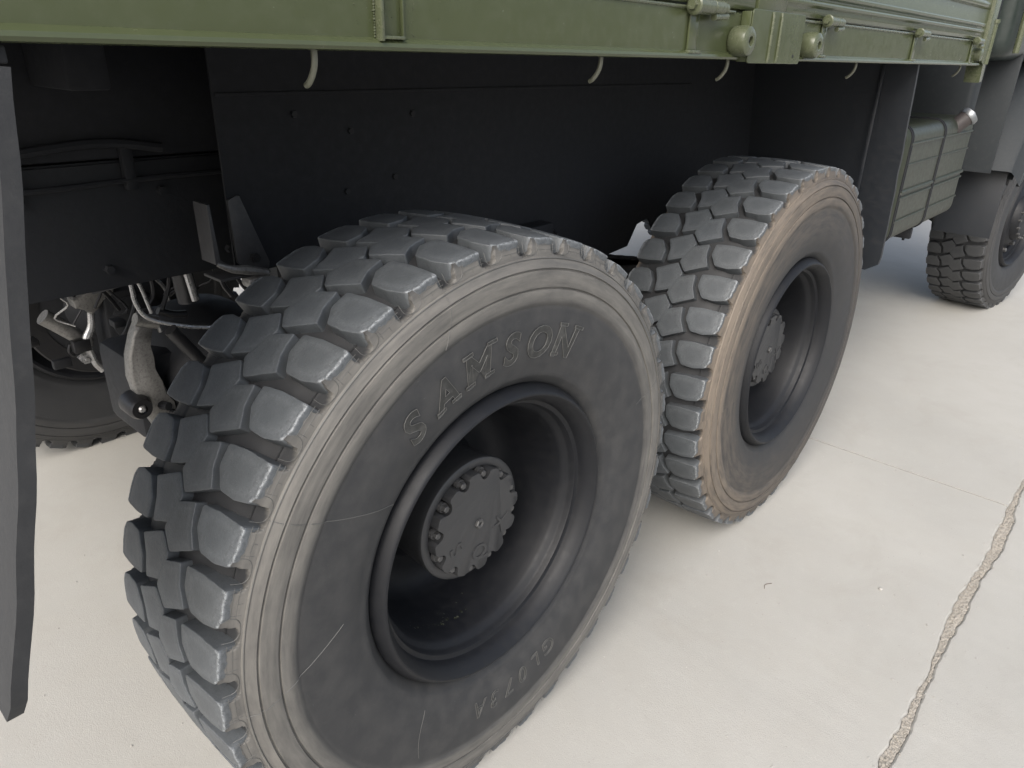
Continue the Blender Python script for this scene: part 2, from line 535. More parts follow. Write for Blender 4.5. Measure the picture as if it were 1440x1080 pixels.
def block_geom(poly, mirror, seed, shoulder_block):
    rnd = random.Random(seed)
    pts = [((2 * YM - y - INNER * max(0.0, 1 - y / 0.07)), (2.0 - t)) if mirror else (y, t) for (y, t) in poly]
    # metric coords: u = y, v = arc length
    K = R(1) * 0.608
    P = [Vector((y, t * K)) for y, t in pts]
    area = sum(P[i].x * P[(i + 1) % len(P)].y - P[(i + 1) % len(P)].x * P[i].y for i in range(len(P)))
    if area < 0:
        P.reverse()
    # rounded corners, then resample
    n = len(P)
    out = []
    for i in range(n):
        a, b, c = P[i - 1], P[i], P[(i + 1) % n]
        rc = 0.0045
        d1 = (a - b).normalized() * rc; d2 = (c - b).normalized() * rc
        for k in range(4):
            t = k / 3
            out.append((b + d1) * (1 - t) ** 2 + b * 2 * t * (1 - t) + (b + d2) * t * t)
    res = []
    for i in range(len(out)):
        a, b = out[i], out[(i + 1) % len(out)]
        L = (b - a).length
        m = max(1, int(round(L / 0.006)))
        for k in range(m):
            res.append(a + (b - a) * (k / m))
    n = len(res)
    nrm = []
    for i in range(n):
        t = (res[(i + 1) % n] - res[i - 1]).normalized()
        nrm.append(Vector((t.y, -t.x)))
    cen = sum(res, Vector((0, 0))) / n
    off = rnd.random() * 50
    def mapv(p, r):
        th = p.y / 0.608
        return (r * math.cos(th), p.x, r * math.sin(th))
    rings = []
    wear = []
    def ring(inset, rad_off, base=False, w=0.0):
        vs = []
        for i, p in enumerate(res):
            edge_y = (p.x if not mirror else 2 * YM - INNER - p.x)
            sh = 1.0 if (shoulder_block and edge_y < 0.012) else 0.0
            j = mnoise.noise(Vector((p.x * 90 + off, p.y * 90, 1.0)))
            q = p - nrm[i] * (inset - (0.0013 if shoulder_block else -0.0002) + (0.0006 + 0.0016 * sh) * j * (0 if base else 1) + (0.0035 * sh * (inset / 0.0028 if inset > 0 else 0)))
            rr = (0.575 if base else crown(q.x) + rad_off - 0.0012 * sh * (1 if inset > 0.002 else 0) + 0.0004 * j)
            vs.append(mapv(q, rr))
            if base and sh:
                vs[-1] = mapv(Vector((max(q.x, 0.0045) if not mirror else min(q.x, 2 * YM - INNER - 0.0045), q.y)), rr)
            wear.append(min(1.0, w * (0.08 + 0.75 * sh)))
        rings.append(vs)
    ring(-0.0018, 0, True, 0.0)
    ring(0.0, -0.0042, False, 0.15)
    ring(0.0002, -0.0012, False, 0.6)
    ring(0.0008, -0.0003, False, 0.9)
    ring(0.0018, 0.0, False, 0.45)
    ring(0.0034, 0.0002, False, 0.12)
    verts = [v for r_ in rings for v in r_]
    # inner rings towards centre
    for s, w in ((0.80, 0.08), (0.45, 0.0)):
        for i, p in enumerate(res):
            q = cen + (p - nrm[i] * 0.0036 - cen) * s
            verts.append(mapv(q, crown(q.x) + 0.0004))
            wear.append(w)
    verts.append(mapv(cen, crown(cen.x) + 0.0004)); wear.append(0)
    faces = []
    for k in range(7):
        for i in range(n):
            i2 = (i + 1) % n
            faces.append((k * n + i, k * n + i2, (k + 1) * n + i2, (k + 1) * n + i))
    for i in range(n):
        faces.append((7 * n + i, 7 * n + (i + 1) % n, 8 * n))
    return verts, faces, wear

def block_mesh(name, *a):
    v, f, w = block_geom(*a)
    me = bpy.data.meshes.new(name)
    me.from_pydata(v, [], f)
    at = me.attributes.new('wear', 'FLOAT', 'POINT')
    at.data.foreach_set('value', w)
    bm = bmesh.new(); bm.from_mesh(me)
    bmesh.ops.recalc_face_normals(bm, faces=bm.faces[:])
    bm.to_mesh(me); bm.free()
    me.shade_smooth()
    me.set_sharp_from_angle(angle=R(28))
    return me

BLOCKS = []
for poly, sh in ((ROW4, True), (ROW3, False)):
    for mir in (False, True):
        BLOCKS.append([block_mesh('tread_block', poly, mir, 11 * k + 3 + mir * 5, sh) for k in range(3)])

def place_blocks(parent, phase, mat):
    for row in BLOCKS:
        for i in range(NP):
            me = row[(i * 7 + 3) % 3]
            o = bpy.data.objects.new('tread_block', me)
            COL.objects.link(o)
            o.parent = parent
            o.rotation_euler = (0, -R(phase + i * PITCH), 0)
            if len(me.materials) == 0:
                me.materials.append(None)
            o.material_slots[0].link = 'OBJECT'
            o.material_slots[0].material = mat

def joined_tread(parent, phase, mat):
    bm = bmesh.new()
    for poly in (ROW4, ROW3):
        for mir in (False, True):
            pts = [((2 * YM - y - INNER * max(0.0, 1 - y / 0.07)), (2.0 - t)) if mir else (y, t) for (y, t) in poly]
            for i in range(NP):
                a0 = phase + i * PITCH
                lo = [bm.verts.new((0.587 * math.cos(R(a0 + t)), y, 0.587 * math.sin(R(a0 + t)))) for y, t in pts]
                hi = [bm.verts.new((crown(y) * math.cos(R(a0 + t)), y, crown(y) * math.sin(R(a0 + t)))) for y, t in pts]
                n = len(pts)
                bm.faces.new(hi)
                for k in range(n):
                    bm.faces.new((lo[k], lo[(k + 1) % n], hi[(k + 1) % n], hi[k]))
    o = from_bm('tread', bm, mat, parent, False)
    o['kind'] = 'stuff'
    return o

def side_y(r):
    pts = SIDE
    for (y0, r0), (y1, r1) in zip(pts, pts[1:]):
        if r0 <= r <= r1:
            return y0 + (y1 - y0) * (r - r0) / (r1 - r0)
    return pts[-1][0]

# ---- raised sidewall lettering -------------------------------------------------
def glyph_mesh(ch, bold=0.0, shear=0.0):
    cu_ = bpy.data.curves.new('glyph', 'FONT')
    cu_.body = ch
    cu_.size = 1.0
    cu_.offset = bold
    cu_.shear = shear
    cu_.align_x = 'CENTER'
    cu_.resolution_u = 4
    o = bpy.data.objects.new('glyph', cu_)
    COL.objects.link(o)
    dg = bpy.context.evaluated_depsgraph_get()
    me = bpy.data.meshes.new_from_object(o.evaluated_get(dg))
    bm = bmesh.new()
    bm.from_mesh(me)
    bpy.data.objects.remove(o)
    bpy.data.curves.remove(cu_)
    bpy.data.meshes.remove(me)
    bmesh.ops.remove_doubles(bm, verts=bm.verts[:], dist=1e-4)
    bm.verts.index_update(); bm.verts.ensure_lookup_table()
    return bm

SERIF = {'A': [(-.36, -.10, 0.0), (.10, .38, 0.0)], 'M': [(-.44, -.16, 0.0), (.16, .44, 0.0), (-.46, -.20, .70), (.20, .46, .70)],
         'N': [(-.40, -.14, 0.0), (-.42, -.16, .70), (.12, .42, .70)]}

def add_glyph(bm, ch, size, th_mid, r_base, hgt, width=1.0, bold=0.0, shear=0.0, serifs=False, mapper=None, rim_rad=0.0):
    g = glyph_mesh(ch, bold, shear)
    xs = [v.co.x for v in g.verts]
    cx = (min(xs) + max(xs)) / 2
    h = 0.70
    parts = [([(v.co.x - cx, v.co.y) for v in g.verts], [[v.index for v in f.verts] for f in g.faces], 0.0, g)]
    def emit(co, faces, lift):
        def mp(p, z):
            return mapper(p[0] * size * width, p[1] * size, z)
        top = [bm.verts.new(mp(p, hgt + lift)) for p in co]
        bot = [bm.verts.new(mp(p, -0.002)) for p in co]
        cnt = {}
        for f in faces:
            try:
                bm.faces.new([top[i] for i in f])
            except ValueError:
                pass
            for i in range(len(f)):
                e = (f[i], f[(i + 1) % len(f)])
                k = tuple(sorted(e))
                cnt[k] = None if k in cnt else e
        for e in cnt.values():
            if e:
                if rim_rad > 0:
                    n0 = len(bm.faces)
                    a_tube(bm, [top[e[0]].co, top[e[1]].co], rim_rad, 4, False)
                    bm.faces.ensure_lookup_table()
                    for q in range(n0, len(bm.faces)):
                        bm.faces[q].material_index = 1
                try:
                    bm.faces.new((top[e[1]], top[e[0]], bot[e[0]], bot[e[1]]))
                except ValueError:
                    pass
    g.verts.index_update()
    emit(parts[0][0], parts[0][1], 0.0)
    g.free()
    if serifs:
        for n_, (a, b, y) in enumerate(SERIF.get(ch, [])):
            sh = shear * y
            emit([(a + sh, y - 0.0), (b + sh, y), (b + sh, y + .075), (a + sh, y + .075)], [[0, 1, 2, 3]], 0.00015 + 0.00006 * n_)

def side_mapper(th_mid, r_base, flip=1):
    def f(x, y, z):
        r = r_base + y
        th = R(th_mid) - x / (r_base + 0.02)
        return (r * math.cos(th), side_y(r) - z, r * math.sin(th))
    return f

def lettered(bm, parent):
    o = from_bm('raised_letter', bm, M['letter'], parent, True, 20)
    o.data.materials.append(M['mould'])
    return o

def wheel_letters(parent):
    for ch, th in zip('SAMSON', (124.3, 113.8, 102.4, 91.0, 80.4, 69.6)):
        bm = bmesh.new()
        add_glyph(bm, ch, 0.084, th, 0.388, 0.0020, 0.98, 0.028, 0.12, True, side_mapper(th, 0.388), 0.0005)
        lettered(bm, parent)
    for i, ch in enumerate('GL073A'):
        th = -68.8 - i * 6.5
        bm = bmesh.new()
        add_glyph(bm, ch, 0.060, th, 0.390, 0.0010, 0.95, 0.0, 0.1, False, side_mapper(th, 0.390), 0.0006)
        lettered(bm, parent)

def mould_lines(parent):
    """thin rubber flash lines left by the mould"""
    def radial(th, r0, r1, bend=0.0, rad=0.0007):
        pts = []
        n = 40
        for k in range(n + 1):
            r = r0 + (r1 - r0) * k / n
            t = R(th + bend * ((k / n) ** 2))
            if r < 0.5745:
                y = side_y(r)
            else:
                s = (r - 0.5745) / 0.03
                y = -0.0015 + 0.007 * s
            pts.append((r * math.cos(t), y - 0.0002, r * math.sin(t)))
        b = bmesh.new(); a_tube(b, pts, rad, 5); from_bm('mould_line', b, M['mould'], parent)
    radial(149.5, 0.574, 0.345, -7.0)
    radial(182.5, 0.574, 0.40, -9.0)
    radial(106.0, 0.574, 0.49, 4.0)
    radial(20.0, 0.46, 0.574, 2.0, 0.0005)
    radial(-128.0, 0.37, 0.47, 5.0, 0.0005)
    # ring line
    b = bmesh.new()
    prof = [(-0.0048, 0.5700), (-0.0058, 0.5707), (-0.0048, 0.5716), (-0.0040, 0.5708)]
    a_lathe_y(b, prof, 240, closed=True)
    from_bm('mould_line', b, M['mould'], parent)
    # little flash ribs on the buttresses
    b = bmesh.new()
    for i in range(NP):
        base = i * PITCH
        for (th, s0, s1) in ((base + 1.9, 0, 7), (base - 1.9, 0, 7), (base + 0.1, 0, 3)):
            pts = []
            for k in range(s0, s1):
                y, r = SH_OUT[k]
                pts.append((r * math.cos(R(th)), y - 0.0002, r * math.sin(R(th))))
            a_tube(b, pts, 0.0004, 4)
        # pale bead painting the lit edge round each scooped groove end
        cn = base - PITCH / 2 - 0.35
        ks = [6, 5, 4, 3, 2, 1, 0]
        seq = [(k, -1) for k in ks] + [(-1, 0)] + [(k, 1) for k in ks[::-1]]
        pts = []
        for k, sg in seq:
            if k < 0:
                y, r = -0.0013, 0.5765
                pts.append((r * math.cos(R(cn)), y - 0.0003, r * math.sin(R(cn))))
            else:
                y, r = SH_OUT[k]
                a_ = R(cn + sg * (notch_hw(k / 7.0) + 0.16))
                pts.append((r * math.cos(a_), y - 0.0003, r * math.sin(a_)))
        a_tube(b, smooth_path(pts, 2), 0.00055, 4)
        for k in (2, 4):
            y, r = SH_OUT[k]
            a_tube(b, [(r * math.cos(R(base + t)), y - 0.0002, r * math.sin(R(base + t))) for t in (-2.4, -1.2, 0, 1.2, 2.4)], 0.0004, 4)
    o = from_bm('mould_rib_lit_rim', b, M['mould'], parent)
    o['kind'] = 'stuff'

# ---- rims and hubs ----------------------------------------------------------
def rim_mesh():
    bm = bmesh.new()
    prof = [(0.045, 0.312), (0.030, 0.3245), (0.018, 0.3240), (0.008, 0.3190), (-0.001, 0.3140), (-0.0045, 0.3110), (-0.0062, 0.3085), (-0.0064, 0.3065), (-0.0050, 0.3045), (-0.0015, 0.3015), (0.004, 0.2975),
            (0.014, 0.2895), (0.026, 0.2865), (0.033, 0.2850), (0.036, 0.2800), (0.0365, 0.2765), (0.040, 0.2745), (0.048, 0.2735), (0.054, 0.2705), (0.060, 0.2640), (0.070, 0.2600), (0.090, 0.2575),
            (0.120, 0.2540), (0.160, 0.2500), (0.200, 0.2450), (0.225, 0.2340), (0.240, 0.2150), (0.245, 0.1950), (0.243, 0.1750), (0.235, 0.1500), (0.22, 0.140), (0.20, 0.12)]
    a_lathe_y(bm, prof, 128)
    back = [(0.226, 0.236), (0.24, 0.244), (0.30, 0.262), (0.325, 0.285), (0.345, 0.298), (0.350, 0.308), (0.345, 0.318), (0.33, 0.322), (0.30, 0.316)]
    a_lathe_y(bm, back, 96)
    bmesh.ops.recalc_face_normals(bm, faces=bm.faces[:])
    me = bpy.data.meshes.new('rim')
    bm.to_mesh(me); bm.free()
    return me

def hub(parent):
    bm = bmesh.new()
    a_lathe_y(bm, [(0.245, 0.128), (0.160, 0.134), (0.112, 0.138), (0.103, 0.1395), (0.098, 0.1385), (0.0955, 0.1350), (0.0950, 0.1260), (0.0960, 0.1215), (0.1000, 0.1185), (0.104, 0.117), (0.104, 0.05)], 96)
    from_bm('hub_ring', bm, M['hub'], parent)
    # proud cover with scalloped pockets for the bolts
    bm = bmesh.new()
    N = 12; Y0, Y1 = 0.074, 0.102
    ang0 = R(20)
    outl = []
    for i in range(N):
        c = ang0 + 2 * PI * i / N
        # plain arc
        for k in range(7):
            a = c - R(15) + R(30) * k / 6
            if abs(a - c) > R(6.2):
                outl.append((0.121 * math.cos(a), 0.121 * math.sin(a)))
            elif k == 3:
                for q in range(7):
                    b = PI / 2 + PI * q / 6
                    px, pz = 0.114 + 0.0135 * math.cos(b) * 1.15, 0.0135 * math.sin(b)
                    pz = -pz if False else pz
                    outl.append((px * math.cos(c) + pz * math.sin(c), px * math.sin(c) - pz * math.cos(c)))
    a_prism(bm, outl, Y0, Y1, 0.0016)
    from_bm('hub_cover', bm, M['hub'], parent, True, 40)
    for i in range(N):
        c = ang0 + 2 * PI * i / N
        bm = bmesh.new()
        cx, cz = 0.1105 * math.cos(c), 0.1105 * math.sin(c)
        a_lathe_y(bm, [(0.0, 0), (0.0, 0.0062), (0.0015, 0.0078), (0.016, 0.0078)], 6, (cx, 0.078, cz))
        a_lathe_y(bm, [(0.0, 0.006), (0.0, 0.0112), (0.009, 0.0112)], 20, (cx, 0.0885, cz))
        from_bm('hub_bolt', bm, M['bolt'], parent, True, 30)
    bm = bmesh.new()
    a_lathe_y(bm, [(0.0745, 0.0), (0.0745, 0.0045), (0.0690, 0.0045), (0.0675, 0.0060), (0.0675, 0.0100), (0.0695, 0.0115), (0.0760, 0.0118)], 6)
    from_bm('centre_plug', bm, M['bolt'], parent, True, 30)
    for ch, th in (('S', -152), ('Q', -88), ('X', -24)):
        rb = 0.090
        def mp(x, y, z, th=th, rb=rb):
            r_ = rb - y
            a = R(th) + x / 0.072
            return (r_ * math.cos(a), 0.074 - z, r_ * math.sin(a))
        bm = bmesh.new()
        add_glyph(bm, ch, 0.050, th, rb, 0.0022, 1.1, 0.012, 0.0, False, mp)
        from_bm('embossed_letter', bm, M['hub'], parent, True, 20)

def front_hub(parent):
    bm = bmesh.new()
    a_lathe_y(bm, [(0.17, 0.236), (0.075, 0.236), (0.066, 0.230), (0.064, 0.205), (0.060, 0.200), (0.030, 0.165), (0.024, 0.150), (-0.005, 0.140), (-0.018, 0.125), (-0.022, 0.0)], 72)
    from_bm('hub_cover', bm, M['rim'], parent)
    for i in range(10):
        c = 2 * PI * i / 10 + 0.2
        bm = bmesh.new()
        cx, cz = 0.218 * math.cos(c), 0.218 * math.sin(c)
        a_lathe_y(bm, [(0.0, 0), (0.0, 0.011), (0.004, 0.015), (0.028, 0.0155), (0.030, 0.021), (0.034, 0.021)], 6, (cx, 0.034, cz))
        from_bm('wheel_nut', bm, M['bolt'], parent, True, 30)
    for i in range(16):
        c = 2 * PI * i / 16
        bm = bmesh.new()
        a_lathe_y(bm, [(0.0, 0), (0.0, 0.008), (0.02, 0.008)], 6, (0.128 * math.cos(c), -0.028, 0.128 * math.sin(c)))
        from_bm('hub_bolt', bm, M['bolt'], parent, True, 30)

# ------------------------------------------------------------------ THE TRUCK
truck = empty('military_truck', (1.8, 1.245, 0))
truck['label'] = 'olive green heavy military truck seen close along its side with big block tread tyres'
truck['category'] = 'truck'
# parts are written in world metres: shift them back by the truck's own base
class Part:
    pass
def top(o):
    """hang a part under the truck keeping its world place"""
    o.parent = truck
    o.location = Vector(o.location) - Vector(truck.location)
    return o
def tp(name, bm, mat, angle=35, smooth=True):
    return top(from_bm(name, bm, mat, None, smooth, angle))
def tbox(name, x0, x1, y0, y1, z0, z1, mat, bev=0.003):
    return top(box(name, x0, x1, y0, y1, z0, z1, mat, None, bev))
def ttube(name, pts, rad, mat, n=10, sm=0):
    return top(tube(name, pts, rad, mat, None, n, sm))

TY = tyre_mesh('tyre')
RIM = rim_mesh()
HZ = 0.60

def wheel(x, y, side, phase, tyre_mat, block_mat, kind, steer=0.0, label=None, letters=True):
    rot = (0, 0, steer if side > 0 else PI + steer)
    w = empty('wheel', (x, y, HZ), rot)
    top(w)
    if label:
        w['label'] = label
    me = TY if tyre_mat is None else TY.copy()
    t = link('tyre', me, tyre_mat, w, True, 50)
    t.rotation_euler = (0, -R(phase), 0)
    rm = link('rim', RIM.copy(), M['rim'], w, True, 30)
    if kind != 'far':
        place_blocks(w, phase, block_mat)
    else:
        joined_tread(w, phase, block_mat)
    if kind == 'rear':
        hub(w)
    elif kind == 'front':
        front_hub(w)
    if letters:
        wheel_letters(w)
        mould_lines(w)
    return w

wheel(0.0, 0.0, 1, 127.5 - 9 * 14, M['tyre_grey'], M['block'], 'rear', label='nearest rear wheel with raised lettering on its grey worn sidewall')
wheel(1.3997, 0.0, 1, 3.5, M['tyre_brown'], M['block'], 'rear', label='second rear wheel with a band of brown dust round its shoulder', letters=False)
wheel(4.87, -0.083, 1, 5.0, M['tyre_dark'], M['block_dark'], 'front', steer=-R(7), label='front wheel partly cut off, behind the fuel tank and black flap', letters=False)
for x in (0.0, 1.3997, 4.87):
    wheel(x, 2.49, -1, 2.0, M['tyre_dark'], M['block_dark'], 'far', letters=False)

# flat green specks inside the bottom of the nearest rim
bm = bmesh.new()
rnd = random.Random(5)
for k in range(420):
    a = R(rnd.gauss(-112, 12)); yy = 0.11 + abs(rnd.gauss(0, 0.035)); rr = 0.2548 - (yy - 0.12) * 0.10
    s = rnd.uniform(0.0008, 0.0045)
    c = Vector((rr * math.cos(a), yy, HZ + rr * math.sin(a)))
    r_ = bmesh.ops.create_icosphere(bm, subdivisions=1, radius=s)
    for v in r_['verts']:
        q = Vector((v.co.x * rnd.uniform(.6, 1.8), v.co.y * 1.5, v.co.z * 0.18))
        v.co = c + Matrix.Rotation(-(a + PI / 2), 3, 'Y') @ q
o = tp('green_rim_specks', bm, M['rim_specks'])
o['kind'] = 'stuff'

# ---- axles, suspension -------------------------------------------------------
def axle(x):
    bm = bmesh.new()
    prof = [(0.20, 0.0), (0.20, 0.10), (0.30, 0.205), (0.36, 0.205), (0.40, 0.20), (0.405, 0.12), (0.48, 0.085), (0.86, 0.080), (1.0, 0.10), (1.08, 0.17), (1.2, 0.215), (1.3, 0.215), (1.42, 0.17), (1.5, 0.10),
            (1.66, 0.080), (2.02, 0.085), (2.085, 0.12), (2.09, 0.20), (2.13, 0.205), (2.19, 0.205), (2.29, 0.10), (2.29, 0.0)]
    a_lathe_y(bm, prof, 40, (x, 0, HZ))
    a_box(bm, x - .26, x + .1, 1.12, 1.36, HZ - .12, HZ + .13, .03)
    a_box(bm, x - .12, x + .12, .70, .84, HZ - .13, HZ + .16, .01)
    a_box(bm, x - .12, x + .12, 1.66, 1.80, HZ - .13, HZ + .16, .01)
    return tp('axle', bm, M['black'])
axle(0.0); axle(1.3997); axle(4.87)

def arch_bar(bm, x0, x1, y0, y1, zc, sag, t, n=16):
    rows = []
    for k in range(n + 1):
        u = k / n
        x = x0 + (x1 - x0) * u
        z = zc + sag * (1 - (2 * u - 1) ** 2)
        rows.append([bm.verts.new((x, y0, z)), bm.verts.new((x, y1, z)), bm.verts.new((x, y1, z - t)), bm.verts.new((x, y0, z - t))])
    for a, b in zip(rows, rows[1:]):
        for k in range(4):
            bm.faces.new((a[k], a[(k + 1) % 4], b[(k + 1) % 4], b[k]))
    bm.faces.new(rows[0]); bm.faces.new(rows[-1][::-1])

for yc in (0.62, 1.82):
    sp = top(empty('leaf_spring', (0.7, yc, 0.8)))
    for k in range(9):
        bm = bmesh.new()
        half = 0.80 - k * 0.075
        arch_bar(bm, -half, half, -0.045, 0.045, -0.01 + k * 0.0165 - 0.0, 0.03 + .05 * (half / .8) ** 2, 0.0155)
        from_bm('leaf', bm, M['black'], sp)
    bm = bmesh.new(); a_box(bm, -.1, .1, -.07, .07, .0, .24, .01)
    from_bm('spring_seat', bm, M['black'], sp)
    for s in (-.11, .11):
        tube('u_bolt', [(s, -.062, -.06), (s, -.062, .2), (s, 0, .235), (s, .062, .2), (s, .062, -.06)], .012, M['steel_dark'], sp, 8)

# frame rails, sub frame, cross members
for y0, y1, web in ((0.82, 0.90, 0.82), (1.59, 1.67, 1.662)):
    bm = bmesh.new()
    a_box(bm, -1.0, 5.35, web, web + .008, 1.018, 1.272, 0)
    a_box(bm, -1.0, 5.35, y0 + .009, y1 - .009, 1.015, 1.023, 0)
    a_box(bm, -1.0, 5.35, y0 + .009, y1 - .009, 1.268, 1.276, 0)
    fr = tp('frame_rail', bm, M['black'])
    bm = bmesh.new()
    a_box(bm, -1.0, 2.9, y0 + .002, y1 - .002, 1.280, 1.4985, .006)
    tp('subframe_rail', bm, M['under'])
    side = -1 if y0 < 1.2 else 1
    for k in range(34):
        x = -0.9 + k * 0.135
        bm = bmesh.new()
        yy = y0 if side < 0 else y1
        a_lathe_y(bm, [(side * 0.013, 0.0), (side * 0.013, 0.009), (0, 0.0105)], 6, (x, yy, 1.06 + (k % 2) * 0.15))
        b_ = from_bm('frame_bolt', bm, M['black'], None)
        b_.parent = fr
        b_.location = (0, 0, 0)
for k in range(8):
    x = -.9 + k * 0.72
    tbox('cross_member', x, x + .09, 0.905, 1.585, 1.05, 1.25, M['black'], .006)
for k in range(9):
    x = -.85 + k * 0.42
    tbox('floor_bearer', x, x + .07, 0.62, .815, 1.420, 1.500, M['under'], .006)
# splash panel inside the wheel line, enlarged to keep the recess dark
bm = bmesh.new()
a_prism(bm, [(-0.19, 1.06), (-0.19, 1.494), (2.30, 1.494), (2.30, .86), (1.80, .86), (1.45, .90), (1.40, .965), (1.33, .95), (1.28, .88), (1.05, .86), (0.40, .88), (0.25, 1.06)], 0.600, 0.606, 0.0)
sp = tp('splash_panel', bm, M['under'])
for (x, z) in ((-.02, 1.37), (.12, 1.33), (.30, 1.36), (.10, 1.20), (.24, 1.22)):
    bm = bmesh.new()
    a_lathe_y(bm, [(-0.006, 0.0), (-0.006, 0.007), (0, 0.008)], 6, (x, .600, z))
    b_ = from_bm('panel_bolt', bm, M['black'], None); b_.parent = sp
bm = bmesh.new()
a_prism(bm, [(.38, 1.27), (.48, .70), (.60, .55), (.82, .55), (.95, .70), (1.06, 1.27)], .70, .81, .008)
tp('spring_trunnion', bm, M['black'])
bm = bmesh.new()
a_prism(bm, [(1.05, 1.02), (1.05, .84), (1.75, .80), (1.80, 1.02)], 1.0, 1.5, .02)
tp('air_tank_shelf', bm, M['black'])
tbox('panel_rib', -0.185, 1.6, 0.595, 0.5995, 1.408, 1.414, M['under'], .001)
ttube('hanging_strip', [(2.55, .58, 1.47), (2.60, .58, 1.30), (2.65, .58, 1.13)], .006, M['steel_dark'], 6)
rnd = random.Random(12)
ttube('wiring_harness', [(-.95, .80, 1.33), (-.6, .795, 1.30), (-.35, .80, 1.315), (-.22, .79, 1.30)], .010, M['under'], 8, 5)
ttube('air_pipe', [(-.95, .80, 1.245), (-.5, .80, 1.235), (-.2, .80, 1.240), (.4, .80, 1.235)], .006, M['under'], 8, 5)
for x in (-.78, -.52, -.30):
    tbox('pipe_clip', x, x + .022, .795, .815, 1.22, 1.32, M['under'], .002)
# bump stop bracket with two gussets beside the nearest wheel
g = top(empty('bump_stop_bracket', (-0.20, 0.56, 1.08)))
bm = bmesh.new(); a_prism(bm, [(.003, .150), (.011, .150), (.060, .010), (.056, -.006), (.046, -.010), (.005, .003), (-.010, .020), (-.014, .143)], -.012, -.004, .001); from_bm('gusset', bm, M['gusset'], g)
bm = bmesh.new(); a_prism(bm, [(-.057, .140), (-.051, .140), (-.047, .031), (-.018, .012), (-.027, .007), (-.056, .024)], -.012, .045, .001); from_bm('gusset', bm, M['gusset'], g)
bm = bmesh.new(); a_box(bm, -.050, .060, -.010, .06, -.014, -.008, .001); from_bm('base_plate', bm, M['gusset'], g)
tube('bolt', [(.025, -.012, .026), (.025, -.026, .026)], .009, M['steel_dark'], g, 6)
ttube('stop_strap', [(-.253, .548, 1.104), (-.225, .545, 1.090), (-.195, .545, 1.083), (-.150, .548, 1.068)], [.004, .008, .010, .009], M['cast'], 8, 3)
tbox('rubber_stop', -.197, -.157, .535, .575, 1.043, 1.066, M['cast'], .008)
ttube('brake_hose', [(-.155, .75, 1.02), (-.148, .75, .995), (-.132, .75, .968)], .006, M['steel_dark'], 8, 3)
ttube('brake_hose', [(-.118, .75, 1.015), (-.105, .75, .99), (-.088, .75, .965)], .005, M['steel_dark'], 8, 3)

# torque rod bracket hanging in front of the frame gap
br = top(empty('torque_rod_bracket', (-0.21, 1.10, 0.68)))
outl = [(-.230, .843), (-.191, .830), (-.205, .800), (-.213, .772), (-.218, .740), (-.212, .705), (-.200, .665), (-.189, .631), (-.187, .598), (-.178, .568), (-.171, .540), (-.180, .515), (-.200, .507),
        (-.234, .528), (-.253, .580), (-.268, .642), (-.277, .696), (-.270, .755), (-.250, .809)]
bm = bmesh.new()
a_prism(bm, [(x + .21, z - .68) for x, z in outl], -.022, .022, .008)
from_bm('arm', bm, M['cast'], br, True, 50)
bm = bmesh.new()
a_lathe_y(bm, [(-.045, .013), (-.045, .026), (-.030, .032), (.03, .032), (.03, .013)], 28, (-.065, -.01, -.061))
from_bm('bushing', bm, M['steel_dark'], br)
bm = bmesh.new()
a_lathe_y(bm, [(-.048, .0), (-.048, .006), (-.042, .011), (-.03, .011)], 20, (-.065, -.01, -.061))
from_bm('pin', bm, M['steel'], br)
tube('clamp', [(-.028, -.02, .172), (.026, -.02, .150)], .017, M['cast'], br, 14)
tube('clamp_bolt', [(.024, -.01, .165), (.034, -.01, .120)], .006, M['steel'], br, 8)
tube('bolt', [(.018, -.02, -.108), (.030, -.045, -.120)], .010, M['black'], br, 8)
tube('bolt', [(-.004, -.02, -.080), (.004, -.048, -.078)], .012, M['black'], br, 8)
ttube('torque_rod', [(-.20, 1.13, .52), (-.05, 1.13, .50), (.25, 1.13, .50)], .022, M['steel_dark'], 14)

# hoses, valve, chamber
ttube('air_hose', [(-.262, 1.0, 1.00), (-.259, 1.0, .963), (-.257, 1.0, .921), (-.239, 1.0, .88), (-.191, 1.0, .85), (-.093, 1.0, .815), (.06, 1.0, .79)], .0055, M['steel'], 8, 5)
ttube('air_hose', [(-.235, 1.05, .98), (-.220, 1.05, .944), (-.205, 1.05, .869)], .005, M['steel'], 8, 3)
ttube('air_hose', [(-.144, 1.05, .975), (-.150, 1.05, .93), (-.178, 1.05, .872)], .006, M['steel_dark'], 8, 3)
ttube('air_hose', [(-.190, 1.05, .98), (-.191, 1.05, .919), (-.206, 1.05, .895)], .006, M['steel_dark'], 8, 3)
ttube('air_hose', [(-.185, 1.06, .868), (-.150, 1.06, .850), (-.115, 1.06, .843)], .010, M['steel_dark'], 10, 3)
vb = top(empty('air_valve', (-.14, .97, .94)))
tube('valve_body', [(-.006, 0, .05), (.0, 0, -.035)], .026, M['steel_dark'], vb, 16)
tube('valve_cap', [(-.004, -.024, .045), (.006, -.024, -.028)], .010, M['steel'], vb, 10)
ttube('shock_absorber', [(-.205, .95, .850), (-.130, .95, .725)], [.017, .017], M['steel_dark'], 14)
ttube('push_rod', [(-.275, 1.75, .70), (-.243, 1.75, .669), (-.161, 1.75, .578)], [.026, .026, .022], M['cast'], 12)
ttube('slack_adjuster', [(-.150, 1.7, .700), (-.158, 1.7, .650), (-.180, 1.7, .605), (-.171, 1.7, .531), (-.151, 1.7, .495)], [.010, .012, .015, .011, .013], M['steel'], 10, 4)
bm = bmesh.new()
a_prism(bm, [(-.205, .76), (-.150, .775), (-.105, .79), (-.075, .775), (-.088, .745), (-.120, .748), (-.135, .715), (-.160, .700), (-.170, .725), (-.200, .730)], 1.66, 1.72, .006)
tp('brake_bracket', bm, M['cast'])
